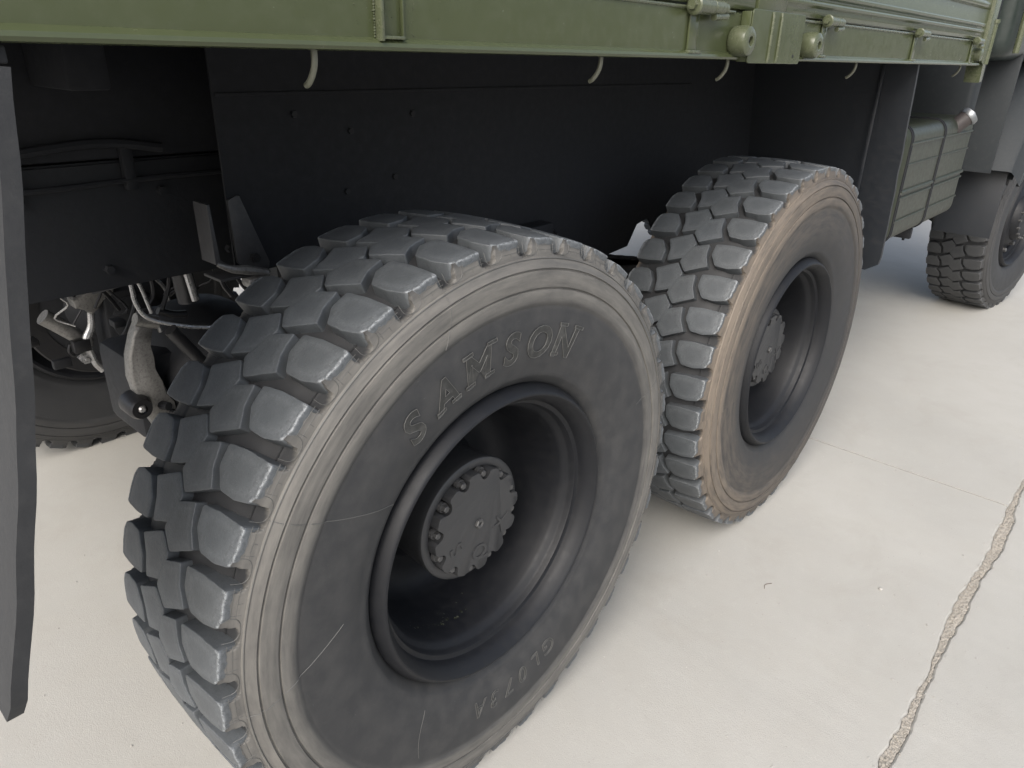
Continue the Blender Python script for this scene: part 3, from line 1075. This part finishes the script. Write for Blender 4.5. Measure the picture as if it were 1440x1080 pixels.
bm = bmesh.new()
r_ = a_box(bm, -.17, -.105, 1.56, 1.64, .42, .475, .01)
tp('brake_bracket', bm, M['cast'])
ttube('bleed_pipe', [(-.225, 1.72, .60), (-.232, 1.72, .578), (-.222, 1.72, .560), (-.205, 1.72, .562), (-.19, 1.72, .556)], .005, M['steel_dark'], 8, 4)
bm = bmesh.new(); a_lathe_y(bm, [(-.02, .009), (-.02, .017), (.02, .017)], 6, (-.195, 1.71, .548)); a_lathe_y(bm, [(-.03, 0), (-.03, .007), (.02, .007)], 12, (-.195, 1.71, .548))
tp('nut', bm, M['steel'])
rnd = random.Random(77)
for k in range(16):
    x0, y0 = rnd.uniform(-.34, .02), rnd.uniform(.98, 1.65)
    z0 = 1.0
    p = [(x0, y0, z0 + .05)]
    x, y, z = x0, y0, z0
    for j in range(rnd.randint(3, 5)):
        x += rnd.uniform(-.05, .09); y += rnd.uniform(-.05, .10); z -= rnd.uniform(.02, .10)
        p.append((x, y, z))
    ttube('brake_pipe', p, rnd.choice([.003, .004, .006]), rnd.choice([M['steel_dark'], M['steel_dark'], M['steel'], M['black']]), 6, 4)
for k in range(14):
    x, y, z = rnd.uniform(-.36, .0), rnd.uniform(1.2, 1.75), rnd.uniform(.52, .98)
    a = rnd.uniform(.012, .04); b_ = rnd.uniform(.01, .03); c = rnd.uniform(.01, .04)
    tbox('bracket', x - a, x + a, y - b_, y + b_, z - c, z + c, rnd.choice([M['steel_dark'], M['cast'], M['black'], M['black']]), .004)
bm = bmesh.new()
a_lathe_y(bm, [(0, .0), (0, .06), (.01, .085), (.07, .09), (.09, .095), (.15, .09), (.16, .05), (.16, 0)], 36, (-.02, 1.64, .66))
tp('brake_chamber', bm, M['black'])
# backing plate and bright dust shield edge on the far wheel
bm = bmesh.new()
a_lathe_y(bm, [(2.086, .20), (2.082, .262), (2.088, .268), (2.094, .262), (2.094, .20)], 72, (0, 0, HZ))
tp('dust_shield', bm, M['steel_dark'])
# small parts between the rear wheels
b2 = top(empty('height_valve', (1.30, .75, .98)))
bm = bmesh.new(); a_box(bm, -.035, .02, -.03, .03, -.01, .05, .004); from_bm('valve_body', bm, M['rust'], b2)
bm = bmesh.new(); a_prism(bm, [(-.04, -.02), (.05, -.022), (.02, .02), (-.02, .03)], -.04, -.03, .002); from_bm('lever', bm, M['rust'], b2)
ttube('linkage_rod', [(1.29, .75, .90), (1.34, .75, .905), (1.45, .75, .90)], .006, M['steel_dark'], 8)
ttube('linkage_rod', [(1.29, .75, .96), (1.30, .75, .86), (1.285, .75, .78)], .007, M['steel_dark'], 8)
tbox('frame_ledge', 1.50, 1.86, .72, .80, 1.012, 1.022, M['steel_dark'], .002)

# ---- cargo bed ----------------------------------------------------------------
YB = -0.012
bed = top(empty('cargo_bed', (0.8, 0, 1.49)))
bl = Vector((-0.8, 0, -1.49)) 
def bed_part(name, bm, mat, angle=35):
    o = from_bm(name, bm, mat, bed, True, angle)
    o.location = bl
    return o
bm = bmesh.new()
prof = [(0.060, 1.4985), (0.060, 1.4945), (YB - .002, 1.4930), (YB - .008, 1.4945), (YB - .0105, 1.4985), (YB - .0095, 1.5030), (YB - .004, 1.5070), (YB, 1.5090), (YB, 1.5200), (YB, 1.5805), (YB + .003, 1.584), (YB + .03, 1.584), (YB + .03, 1.50)]
N = 90
rows = []
for k in range(N + 1):
    x = -0.98 + (2.885 + 0.98) * k / N
    rows.append([bm.verts.new((x, y + (0.0012 * mnoise.noise(Vector((x * 1.7, z * 8, 2))) if z > 1.508 else 0.0006 * mnoise.noise(Vector((x * 9, z * 3, 7)))), z)) for y, z in prof])
for a, b in zip(rows, rows[1:]):
    for k in range(len(prof) - 1):
        bm.faces.new((a[k], b[k], b[k + 1], a[k + 1]))
bed_part('sill', bm, M['green'], 40)
bm = bmesh.new(); a_box(bm, -0.98, 2.885, YB + .034, 2.50, 1.502, 1.54, 0)
bed_part('floor', bm, M['under'])
# far side sill
bm = bmesh.new(); a_box(bm, -0.98, 2.885, 2.503, 2.53, 1.493, 2.1, .002)
bed_part('far_side', bm, M['green'])
bm = bmesh.new(); a_box(bm, 2.86, 2.885, YB + .045, 2.49, 1.545, 2.3, .002)
bed_part('headboard', bm, M['green'])

def gate(x0, x1):
    g_ = empty('side_gate', bl, parent=bed)
    bm = bmesh.new()
    # pressed sheet with horizontal ribs
    zs = [(1.5905, 0), (1.594, -.003), (1.604, -.003), (1.612, -.003), (1.616, -.012), (1.621, -.014), (1.626, -.012), (1.630, -.003), (1.634, -.003), (1.638, -.012), (1.643, -.014), (1.648, -.012), (1.653, 0.006),
          (1.70, 0.008), (1.706, -.006), (1.716, -.009), (1.726, -.006), (1.732, .008), (1.79, .008), (1.796, -.006), (1.816, -.006), (1.822, .008), (1.95, .008), (1.956, -.01), (2.0, -.01), (2.0, .03)]
    rows = []
    n = 24
    for k in range(n + 1):
        x = x0 + (x1 - x0) * k / n
        e = min(1.0, min(x - x0, x1 - x) / 0.03)
        rows.append([bm.verts.new((x, YB + (dy if e >= 1 else dy * 0 + -.003), z)) for z, dy in zs])
    for a, b in zip(rows, rows[1:]):
        for k in range(len(zs) - 1):
            bm.faces.new((a[k], b[k], b[k + 1], a[k + 1]))
    from_bm('gate_panel', bm, M['green'], g_, True, 50)
    bm = bmesh.new()
    a_box(bm, x0 + .012, x1 - .012, YB + .012, YB + .03, 1.588, 2.0, .002)
    from_bm('gate_back', bm, M['green'], g_)
    return g_
gate(-.95, 0.745)
gate(0.905, 2.835)
# seam lip where gate meets sill
for x0, x1 in ((-.95, .66), (.99, 2.84)):
    bm = bmesh.new(); a_tube(bm, [(x0, YB - .001, 1.5835), (x1, YB - .001, 1.5835)], .0032, 8)
    bed_part('seam_lip', bm, M['green_hw'])

# centre post with its cover plate
bm = bmesh.new()
a_box(bm, .752, .898, YB - .008, .05, 1.515, 2.05, .004)
bed_part('stake_post', bm, M['green'])
bm = bmesh.new()
a_prism(bm, round_poly(.694, .966, 1.4875, 1.5925, .008, 4), YB - .027, YB - .0235, .0012)
cp = bed_part('cover_plate', bm, M['green'], 8)
bm = bmesh.new(); a_box(bm, .6945, .6985, YB - .0225, YB - .0005, 1.490, 1.588, .001)
bed_part('plate_flange', bm, M['green'])
bm = bmesh.new(); a_box(bm, .9610, .9650, YB - .0225, YB - .0005, 1.490, 1.588, .001)
bed_part('plate_flange', bm, M['green'])
for x in (.790, .834):  # paler rods paint the highlights along the plate creases
    bm = bmesh.new(); a_tube(bm, [(x, YB - .0265, 1.490), (x, YB - .0285, 1.50), (x, YB - .0285, 1.58), (x, YB - .0265, 1.590)], .0034, 8)
    bed_part('crease_highlight', bm, M['green_hw'])
bm = bmesh.new(); a_lathe_y(bm, [(-.0008, .0), (-.0008, .0035), (.001, .0042)], 12, (.925, YB - .0268, 1.5045))
bed_part('drain_hole', bm, M['black'])

# rollers
for x in (.668, 1.035):
    bm = bmesh.new()
    a_lathe_y(bm, [(.0, .020), (-.002, .0265), (-.008, .0300), (-.030, .0300), (-.039, .0275), (-.0425, .0225), (-.0435, .012), (-.0425, .0095), (-.034, .0090), (-.034, .0)], 40, (x, YB, 1.530))
    bed_part('stop_roller', bm, M['green_hw'])
    bm = bmesh.new(); a_lathe_y(bm, [(-.037, .0), (-.037, .0055), (-.034, .0075)], 6, (x, YB, 1.530))
    bed_part('roller_bolt', bm, M['black'])

# hinges
def hinge(x, z, s=1.0):
    h = empty('gate_hinge', bl + Vector((x, 0, z)), parent=bed)
    bm = bmesh.new(); a_box(bm, -.008, .022 * s, YB - .006, YB - .001, -.08, -.004, .0015); from_bm('strap', bm, M['green'], h)
    bm = bmesh.new(); a_box(bm, -.010, .030 * s, YB - .012, YB - .001, -.083, -.077, .0015); from_bm('strap_foot', bm, M['green_hw'], h)
    yy = YB - .019
    for a, b, r_ in ((-.022, -.010, .0150), (-.009, .035, .0125), (.037, .074, .0115), (.076, .088, .0090)):
        bm = bmesh.new(); a_tube(bm, [(a * s, yy, 0), ((a + .002) * s, yy, 0), ((b - .002) * s, yy, 0), (b * s, yy, 0)], [r_ * .82 * s, r_ * s, r_ * s, r_ * .82 * s], 18); from_bm('knuckle', bm, M['green_hw'], h)
    bm = bmesh.new(); a_tube(bm, [(-.029 * s, yy, 0), (-.022 * s, yy, 0)], .0075 * s, 6); from_bm('hinge_pin', bm, M['green_hw'], h)
    bm = bmesh.new(); a_tube(bm, [(.045 * s, yy - .002, -.017), (.09 * s, yy - .002, -.014)], .006 * s, 10); from_bm('pin_latch', bm, M['green_hw'], h)
    return h
hinge(.485, 1.586, 1.15)
hinge(1.140, 1.587, .95)
hinge(1.920, 1.586, .95)
hinge(2.690, 1.583, .95)
# open bracket on the sill at the left
bk = empty('socket_bracket', bl + Vector((-.254, 0, 1.53)), parent=bed)
bm = bmesh.new()
a_box(bm, -.0215, -.0165, YB - .014, YB - .0005, -.025, .052, .0012)
from_bm('bracket_wall', bm, M['green_hw'], bk)
bm = bmesh.new(); a_box(bm, .0185, .0215, YB - .006, YB - .0005, -.022, .052, .0008); from_bm('bracket_wall', bm, M['green'], bk)
bm = bmesh.new(); a_box(bm, -.016, .018, YB - .0115, YB - .0005, -.0225, -.0185, .0008); from_bm('bracket_floor', bm, M['green_hw'], bk)
# weld beads round it
bm = bmesh.new()
rnd = random.Random(3)
for k in range(40):
    t = k / 40
    if k < 16:
        c = (-.2765, YB - .001, 1.507 + t * .13)
    else:
        c = (-.275 + (k - 16) * .0026, YB - .001, 1.5065)
    r_ = bmesh.ops.create_icosphere(bm, subdivisions=1, radius=rnd.uniform(.0012, .0022))
    for v in r_['verts']:
        v.co = Vector(c) + v.co
for k in range(60):
    c = (rnd.gauss(-.25, .035), YB, rnd.uniform(1.512, 1.56))
    r_ = bmesh.ops.create_icosphere(bm, subdivisions=1, radius=rnd.uniform(.0004, .0010))
    for v in r_['verts']:
        v.co = Vector(c) + v.co
o = bed_part('weld_spatter', bm, M['green_hw']); o['kind'] = 'stuff'

# rope hooks under the sill
for x in (-.357, .222, .686, 1.475, 2.66):
    pts = [(0, .002, .012), (0, .002, -.006), (0, .005, -.016), (0, .011, -.025), (0, .018, -.032), (0, .024, -.035)]
    bm = bmesh.new(); a_tube(bm, smooth_path(pts, 3), .0040, 10)
    h = from_bm('rope_hook', bm, M['green_edge'], bed)
    h.location = bl + Vector((x, .0, 1.488))
# front corner post
bm = bmesh.new()
a_prism(bm, [(2.838, 1.512), (2.840, 2.2), (2.925, 2.2), (2.925, 1.60), (2.930, 1.53), (2.945, 1.47), (2.950, 1.431), (2.905, 1.428), (2.895, 1.50)], YB - .016, YB + .045, .004)
bed_part('corner_post', bm, M['green_hw'])
bm = bmesh.new(); a_tube(bm, [(2.935, YB - .012, 1.500), (2.935, YB - .012, 1.66)], .013, 12); a_tube(bm, [(2.935, YB - .012, 1.655), (2.935, YB - .012, 1.670)], .017, 12)
bed_part('post_tube', bm, M['green_hw'])
bm = bmesh.new(); a_lathe_y(bm, [(0, .026), (-.02, .024), (-.024, .014), (-.024, 0)], 20, (2.80, YB, 1.535))
bed_part('latch_knob', bm, M['green_hw'])
bm = bmesh.new(); a_lathe_y(bm, [(0, .03), (-.02, .028), (-.026, .014), (-.026, 0)], 20, (3.06, .03, 1.50)); a_tube(bm, [(2.95, .02, 1.56), (3.12, .02, 1.56)], .006, 8)
bed_part('latch_knob', bm, M['fender'])

# ---- mud flaps -----------------------------------------------------------------
def flap(xt, zt_, xb, zb, y0, y1, t, mat, bow, corner):
    bm = bmesh.new()
    nz_, ny_ = 26, 12
    grid = {}
    for s in (0, 1):
        for i in range(nz_ + 1):
            u = i / nz_
            z = zt_ + (zb - zt_) * u
            x = xt + (xb - xt) * (u ** 1.0) + bow * math.sin(u * PI) + 0.003 * mnoise.noise(Vector((u * 7, s * 0, 1.3)))
            yo = y0 + .004 * mnoise.noise(Vector((u * 9, 4, 2)))
            if z < zb + corner:
                q = (zb + corner - z) / corner
                yo += corner * (1 - math.sqrt(max(0, 1 - q * q)))
            for j in range(ny_ + 1):
                y = yo + (y1 - yo) * j / ny_
                rim_ = 0.003 if j in (0, 1) else 0
                grid[s, i, j] = bm.verts.new((x + (t if s else 0) - (rim_ if not s else 0), y, z))
    for s in (0, 1):
        for i in range(nz_):
            for j in range(ny_):
                bm.faces.new((grid[s, i, j], grid[s, i + 1, j], grid[s, i + 1, j + 1], grid[s, i, j + 1]))
    for i in range(nz_):
        for j in (0, ny_):
            bm.faces.new((grid[0, i, j], grid[0, i + 1, j], grid[1, i + 1, j], grid[1, i, j]))
    for j in range(ny_):
        for i in (0, nz_):
            bm.faces.new((grid[0, i, j], grid[0, i, j + 1], grid[1, i, j + 1], grid[1, i, j]))
    o = tp('mudflap', bm, mat, 40)
    return o
f1 = flap(-.700, 1.474, -.838, .800, -.028, .40, .014, M['flap_worn'], .014, .014)
f1['label'] = 'dusty grey rubber flap behind the nearest wheel'
f2 = flap(2.085, 1.492, 2.185, .735, .000, .62, .014, M['flap'], .010, .05)
f2['label'] = 'black rubber flap between the second wheel and the fuel tank'
tbox('flap_stiffener', 2.075, 2.083, .105, .118, .95, 1.49, M['flap'], .002)
tbox('flap_bracket', -.72, -.68, -.005, .42, 1.476, 1.491, M['black'], .002)
for i in (.05, .2, .35):
    ttube('flap_bolt', [(-.722, i, 1.45), (-.708, i, 1.45)], .009, M['steel_dark'], 6)

# ---- fuel tank -------------------------------------------------------------------
tk = top(empty('fuel_tank', (2.9, .36, .80)))
def tank_profile(g, r):
    y0, y1, z0, z1 = .045 - .36 - g, .64 - .36 + g, -g, .475 + g
    return [(a, b) for a, b in round_poly(y0, y1, z0, z1, r + g, 6)]
def a_loft_x(bm, secs, cap=True):
    rows = [[bm.verts.new((x, y, z)) for y, z in sec] for x, sec in secs]
    for a, b in zip(rows, rows[1:]):
        n = len(a)
        for k in range(n):
            bm.faces.new((a[k], a[(k + 1) % n], b[(k + 1) % n], b[k]))
    if cap:
        bm.faces.new(rows[0]); bm.faces.new(rows[-1][::-1])
bm = bmesh.new()
xs = [-.54, -.535, -.525] + [-.5 + k * .05 for k in range(20)] + [.475, .485, .49]
secs = []
for i, x in enumerate(xs):
    e = min(x + .54, .49 - x)
    g = -.012 + .012 * min(1, e / .015)
    sec = tank_profile(g, .055)
    new = []
    for (y, z) in sec:
        new.append((y, z))
    secs.append((x, new))
a_loft_x(bm, secs)
from_bm('tank_body', bm, M['tank'], tk, True, 40)
for zc, hh in ((.405, .006), (.325, .004), (.215, .009), (.190, .006), (.095, .005)):
    for x0, x1 in ((-.50, -.06), (-.01, .47)):
        bm = bmesh.new()
        a_tube(bm, smooth_path([(x0, -.3135, zc), (x0 + .03, -.317, zc), (x1 - .03, -.317, zc), (x1, -.3135, zc)], 3), hh, 10)
        from_bm('pressed_rib', bm, M['tank'], tk)
for x in (-.515, -.035):
    bm = bmesh.new()
    w = .012
    a_loft_x(bm, [(x, tank_profile(.004, .055)), (x + w, tank_profile(.004, .055))], True)
    st = from_bm('tank_strap', bm, M['black'], tk, True, 40)
    bm = bmesh.new(); a_loft_x(bm, [(x + w + .001, tank_profile(.006, .055)), (x + w + .009, tank_profile(.006, .055))], True)
    from_bm('strap_rubber', bm, M['black'], tk, True, 40)
tube('filler_neck', [(.20, -.27, .40), (.235, -.30, .445), (.262, -.325, .475)], [.040, .036, .037], M['red'], tk, 20)
tube('filler_cap', [(.260, -.323, .472), (.264, -.328, .478), (.271, -.335, .487), (.274, -.338, .490)], [.040, .044, .042, .026], M['chrome'], tk, 24)
tube('cap_grip', [(.273, -.337, .489), (.279, -.344, .497)], [.015, .012], M['chrome'], tk, 10)
tube('drain_tap', [(.03, -.24, .0), (.03, -.24, -.05), (.028, -.24, -.075)], [.012, .008, .006], M['black'], tk, 8)
tube('drain_lever', [(.0, -.245, -.03), (.055, -.245, -.028)], .006, M['chrome'], tk, 8)
for x in (-.50, -.03):
    bm = bmesh.new(); a_box(bm, x, x + .03, -.28, .32, -.055, -.006, .004)
    from_bm('tank_cradle', bm, M['black'], tk)
# battery box / air tanks deeper in
bm = bmesh.new(); a_tube(bm, [(2.5, 2.1, .98), (2.52, 2.1, .98), (3.6, 2.1, .98), (3.62, 2.1, .98)], [.10, .15, .15, .10], 28)
tp('air_reservoir', bm, M['black'])
tbox('equipment_box', 2.35, 3.5, 1.75, 2.0, .85, 1.3, M['black'], .02)
tbox('transmission', 2.2, 3.9, 1.0, 1.5, .75, 1.15, M['black'], .06)
ttube('propeller_shaft', [(1.5, 1.24, .70), (2.3, 1.24, .88)], .05, M['steel_dark'], 16)
ttube('propeller_shaft', [(.12, 1.24, .66), (1.25, 1.24, .72)], .045, M['steel_dark'], 16)

# ---- cab, front mudguard --------------------------------------------------------
cab = top(empty('cab', (4.6, 1.24, 1.1)))
cl = Vector((-4.6, -1.24, -1.1))
bm = bmesh.new()
a_box(bm, 3.42, 6.0, -.03, 2.51, 1.52, 3.0, .09, 4)
o = from_bm('cab_shell', bm, M['cab'], cab); o.location = cl
bm = bmesh.new()
a_box(bm, 3.30, 3.42, .06, 2.45, 1.05, 2.9, .03, 3)
o = from_bm('rear_wall', bm, M['fender'], cab); o.location = cl
bm = bmesh.new(); a_tube(bm, smooth_path([(3.405, -.035, 2.9), (3.405, -.04, 1.9), (3.41, -.04, 1.55)], 3), .014, 8)
o = from_bm('corner_trim', bm, M['green_hw'], cab); o.location = cl
# mudguard: arch over the front wheel with a rolled lip
mg = top(empty('front_mudguard', (4.87, 0, .6)))
def arch(bm, r, y0, y1, a0, a1, xs_=1.0, n=28, t=.006, flat=None):
    rows = []
    for k in range(n + 1):
        a = R(a0 + (a1 - a0) * k / n)
        rows.append([(r * math.cos(a) * xs_, y, r * math.sin(a)) for y in (y0, y1)] + [((r - t) * math.cos(a) * xs_, y, (r - t) * math.sin(a)) for y in (y1, y0)])
    rows = [[bm.verts.new(p) for p in q] for q in rows]
    for a, b in zip(rows, rows[1:]):
        for k in range(4):
            bm.faces.new((a[k], a[(k + 1) % 4], b[(k + 1) % 4], b[k]))
    bm.faces.new(rows[0]); bm.faces.new(rows[-1][::-1])
bm = bmesh.new(); arch(bm, .86, -.085, .44, 30, 158, 1.06); from_bm('arch_panel', bm, M['fender'], mg)
bm = bmesh.new()
# side skirt of the mudguard: ring sector between radii .74 and .98
rows = []
for k in range(29):
    a = R(30 + (158 - 30) * k / 28)
    rows.append([bm.verts.new((r * math.cos(a) * 1.06, y, r * math.sin(a))) for r, y in ((.735, -.092), (.742, -.104), (.76, -.108), (.85, -.104), (.94, -.100), (1.0, -.092), (1.012, -.075), (1.012, .10), (1.0, .10), (.99, -.06))])
for a, b in zip(rows, rows[1:]):
    for k in range(9):
        bm.faces.new((a[k], a[k + 1], b[k + 1], b[k]))
from_bm('side_skirt', bm, M['fender'], mg, True, 40)
bm = bmesh.new(); a_tube(bm, [(.742 * math.cos(R(a)) * 1.06, -.106, .742 * math.sin(R(a))) for a in range(30, 159, 4)], .008, 8); from_bm('lip', bm, M['fender'], mg)
bm = bmesh.new(); a_box(bm, -1.10, -1.09, -.015, .44, .372, .95, .003); from_bm('rear_panel', bm, M['fender'], mg)
f3 = tbox('mudflap', 3.97, 3.984, -.066, .232, .600, .99, M['flap'], .004)
f3['label'] = 'short black flap hanging behind the front wheel'

# ------------------------------------------------------------------ GROUND
def setk(o, kind='structure', label=None, cat=None):
    o['kind'] = kind
    if label: o['label'] = label
    if cat: o['category'] = cat
    return o

bm = bmesh.new()
vs = [bm.verts.new(p) for p in ((-400, -400, -.022), (400, -400, -.022), (400, 400, -.022), (-400, 400, -.022))]
bm.faces.new(vs)
g = from_bm('ground', bm, M['subgrade'], None, False)
setk(g)

YC = -0.685
def crack_edge(x, s):
    w = 0.003 + 0.011 * (0.5 + mnoise.noise(Vector((x * 3.1, 4.4, 0)))) 
    if 0.2 < x < 4.5:
        w += 0.006 * abs(mnoise.noise(Vector((x * 14, s * 5, 2)))) + 0.004 * abs(mnoise.noise(Vector((x * 55, s * 9, 8))))
    c = YC + 0.012 * mnoise.noise(Vector((x * 2.0, 0, 6))) + .007 * mnoise.noise(Vector((x * 9.0, 0, 9))) + .003 * mnoise.noise(Vector((x * 31.0, 0, 9)))
    return c + s * w

def slab(name, x0, x1, side, yfar, mat, label):
    """a slab whose near edge follows the crumbled joint; edges rounded off a little"""
    xs = []
    x = x0
    while x < x1:
        xs.append(x)
        x += 0.008 if 0.3 <= x < 3.2 else (0.05 if -2 < x < 8 else 4.0)
    xs.append(x1)
    verts = []; faces = []
    for x in xs:
        e = crack_edge(x, side)
        verts += [(x, e, -.023), (x, e + side * .002, -.006), (x, e + side * .007, -.0016), (x, e + side * .020, 0.0), (x, yfar, 0.0)]
    for i in range(len(xs) - 1):
        for k in range(4):
            a = i * 5 + k
            faces.append((a, a + 5, a + 6, a + 1))
    # end walls at the thin joint
    for i in (0, len(xs) - 1):
        n = len(verts)
        verts.append((xs[i], yfar, -.023))
        faces.append(tuple(i * 5 + k for k in range(5)) + (n,))
    me = bpy.data.meshes.new(name)
    me.from_pydata(verts, [], faces)
    bm = bmesh.new(); bm.from_mesh(me)
    bmesh.ops.recalc_face_normals(bm, faces=bm.faces[:])
    if sum(f.normal.z * f.calc_area() for f in bm.faces) < 0:
        bmesh.ops.reverse_faces(bm, faces=bm.faces[:])
    bm.to_mesh(me); bm.free()
    o = link(name, me, mat, None, True, 30)
    setk(o, 'structure', label)
    return o
slab('concrete_slab', -60, 2.0565, 1, 60, M['concrete'], 'pale concrete slab under the rear wheels')
slab('concrete_slab', 2.0635, 60, 1, 60, M['concrete'], 'pale concrete slab beyond the thin cross joint')
slab('concrete_slab', -60, 60, -1, -60, M['concrete_b'], 'paler concrete slab on the near side of the crumbled joint')

bm = bmesh.new()
rnd = random.Random(21)
# packed bed of crumbled mortar, then loose fragments on it
rows = []
x = .3
while x < 3.2:
    lo, hi = crack_edge(x, -1) - .001, crack_edge(x, 1) + .001
    row = []
    for q in range(9):
        y = lo + (hi - lo) * q / 8
        p_ = Vector((x * 90, y * 90, 0))
        z = -.0042 + .0030 * mnoise.noise(p_) + .0020 * mnoise.noise(p_ * 2.7)
        row.append(bm.verts.new((x, y, z)))
    rows.append(row)
    x += .0035
for a, b in zip(rows, rows[1:]):
    for q in range(8):
        bm.faces.new((a[q], b[q], b[q + 1], a[q + 1]))
for k in range(1500):
    x = rnd.uniform(.3, 3.0)
    lo, hi = crack_edge(x, -1), crack_edge(x, 1)
    out_ = rnd.random() < .25
    y = rnd.uniform(lo, hi) if not out_ else rnd.choice([lo, hi]) + rnd.gauss(0, .006)
    s_ = rnd.uniform(.0008, .0034) * (.6 if out_ else 1) * (1.6 if rnd.random() < .05 else 1)
    z = -.0030 if not out_ else 0.0
    r_ = bmesh.ops.create_icosphere(bm, subdivisions=1, radius=s_)
    fx, fy, fz = rnd.uniform(.7, 1.8), rnd.uniform(.6, 1.3), rnd.uniform(.3, .7)
    for v in r_['verts']:
        v.co = Vector((x, y, z)) + Vector((v.co.x * fx, v.co.y * fy, v.co.z * fz))
o = from_bm('joint_rubble', bm, M['rubble'], None, False)
setk(o, 'stuff', 'crumbled concrete grit filling the long broken joint', 'gravel')

def pebble(x, y, s, seed, label, mat):
    bm = bmesh.new()
    bmesh.ops.create_icosphere(bm, subdivisions=3, radius=s)
    for v in bm.verts:
        n = mnoise.noise(v.co.normalized() * 1.6 + Vector((seed, 0, 0)))
        v.co *= 1 + .25 * n
        v.co.z *= .7
    o = from_bm('pebble', bm, mat, None)
    o.location = (x, y, s * .62)
    o['label'] = label; o['category'] = 'pebble'
    return o
PEB = (1.227, -.475)
pebble(PEB[0], PEB[1], .0055, 1.0, 'single small grey pebble lying on the open slab right of the nearest wheel', M['pebble'])

bm = bmesh.new()
a_tube(bm, smooth_path([(0, 0, .002), (.014, .006, .003), (.026, .004, .002), (.040, -.006, .002)], 4), .0008, 6)
o = from_bm('dry_stalk', bm, M['rust'], None)
o.location = (.975, -.21, 0)
o['label'] = 'short thin brown plant stalk lying on the slab beside the second wheel'
o['category'] = 'stalk'

bm = bmesh.new()
rnd = random.Random(91)
for k in range(420):
    u = rnd.random()
    if u < .35:
        x, y = rnd.uniform(-.9, 1.0), rnd.uniform(.2, 1.6)
    elif u < .7:
        x, y = rnd.uniform(.2, 3.0), rnd.uniform(-.66, .0)
    else:
        x = rnd.uniform(.4, 2.6); y = YC + rnd.gauss(0, .035)
    s_ = abs(rnd.gauss(0, .0011)) + .0004
    r_ = bmesh.ops.create_icosphere(bm, subdivisions=1, radius=s_)
    for v in r_['verts']:
        v.co = Vector((x, y, s_ * .5 + .0003)) + Vector((v.co.x * rnd.uniform(.7, 1.6), v.co.y, v.co.z * .7))
o = from_bm('grit', bm, M['pebble'], None, False)
setk(o, 'stuff', 'loose pale grit scattered over the concrete slabs', 'grit')

bm = bmesh.new()
a_box(bm, 2.0568, 2.0632, YC + .03, 40, -.020, -.0025, 0)  # dark strip added so the open joint looks shaded
o = from_bm('joint_shade_strip', bm, M['joint_shade'], None, False)
setk(o, 'structure', 'thin dark strip added as shade in the cross joint between two slabs')
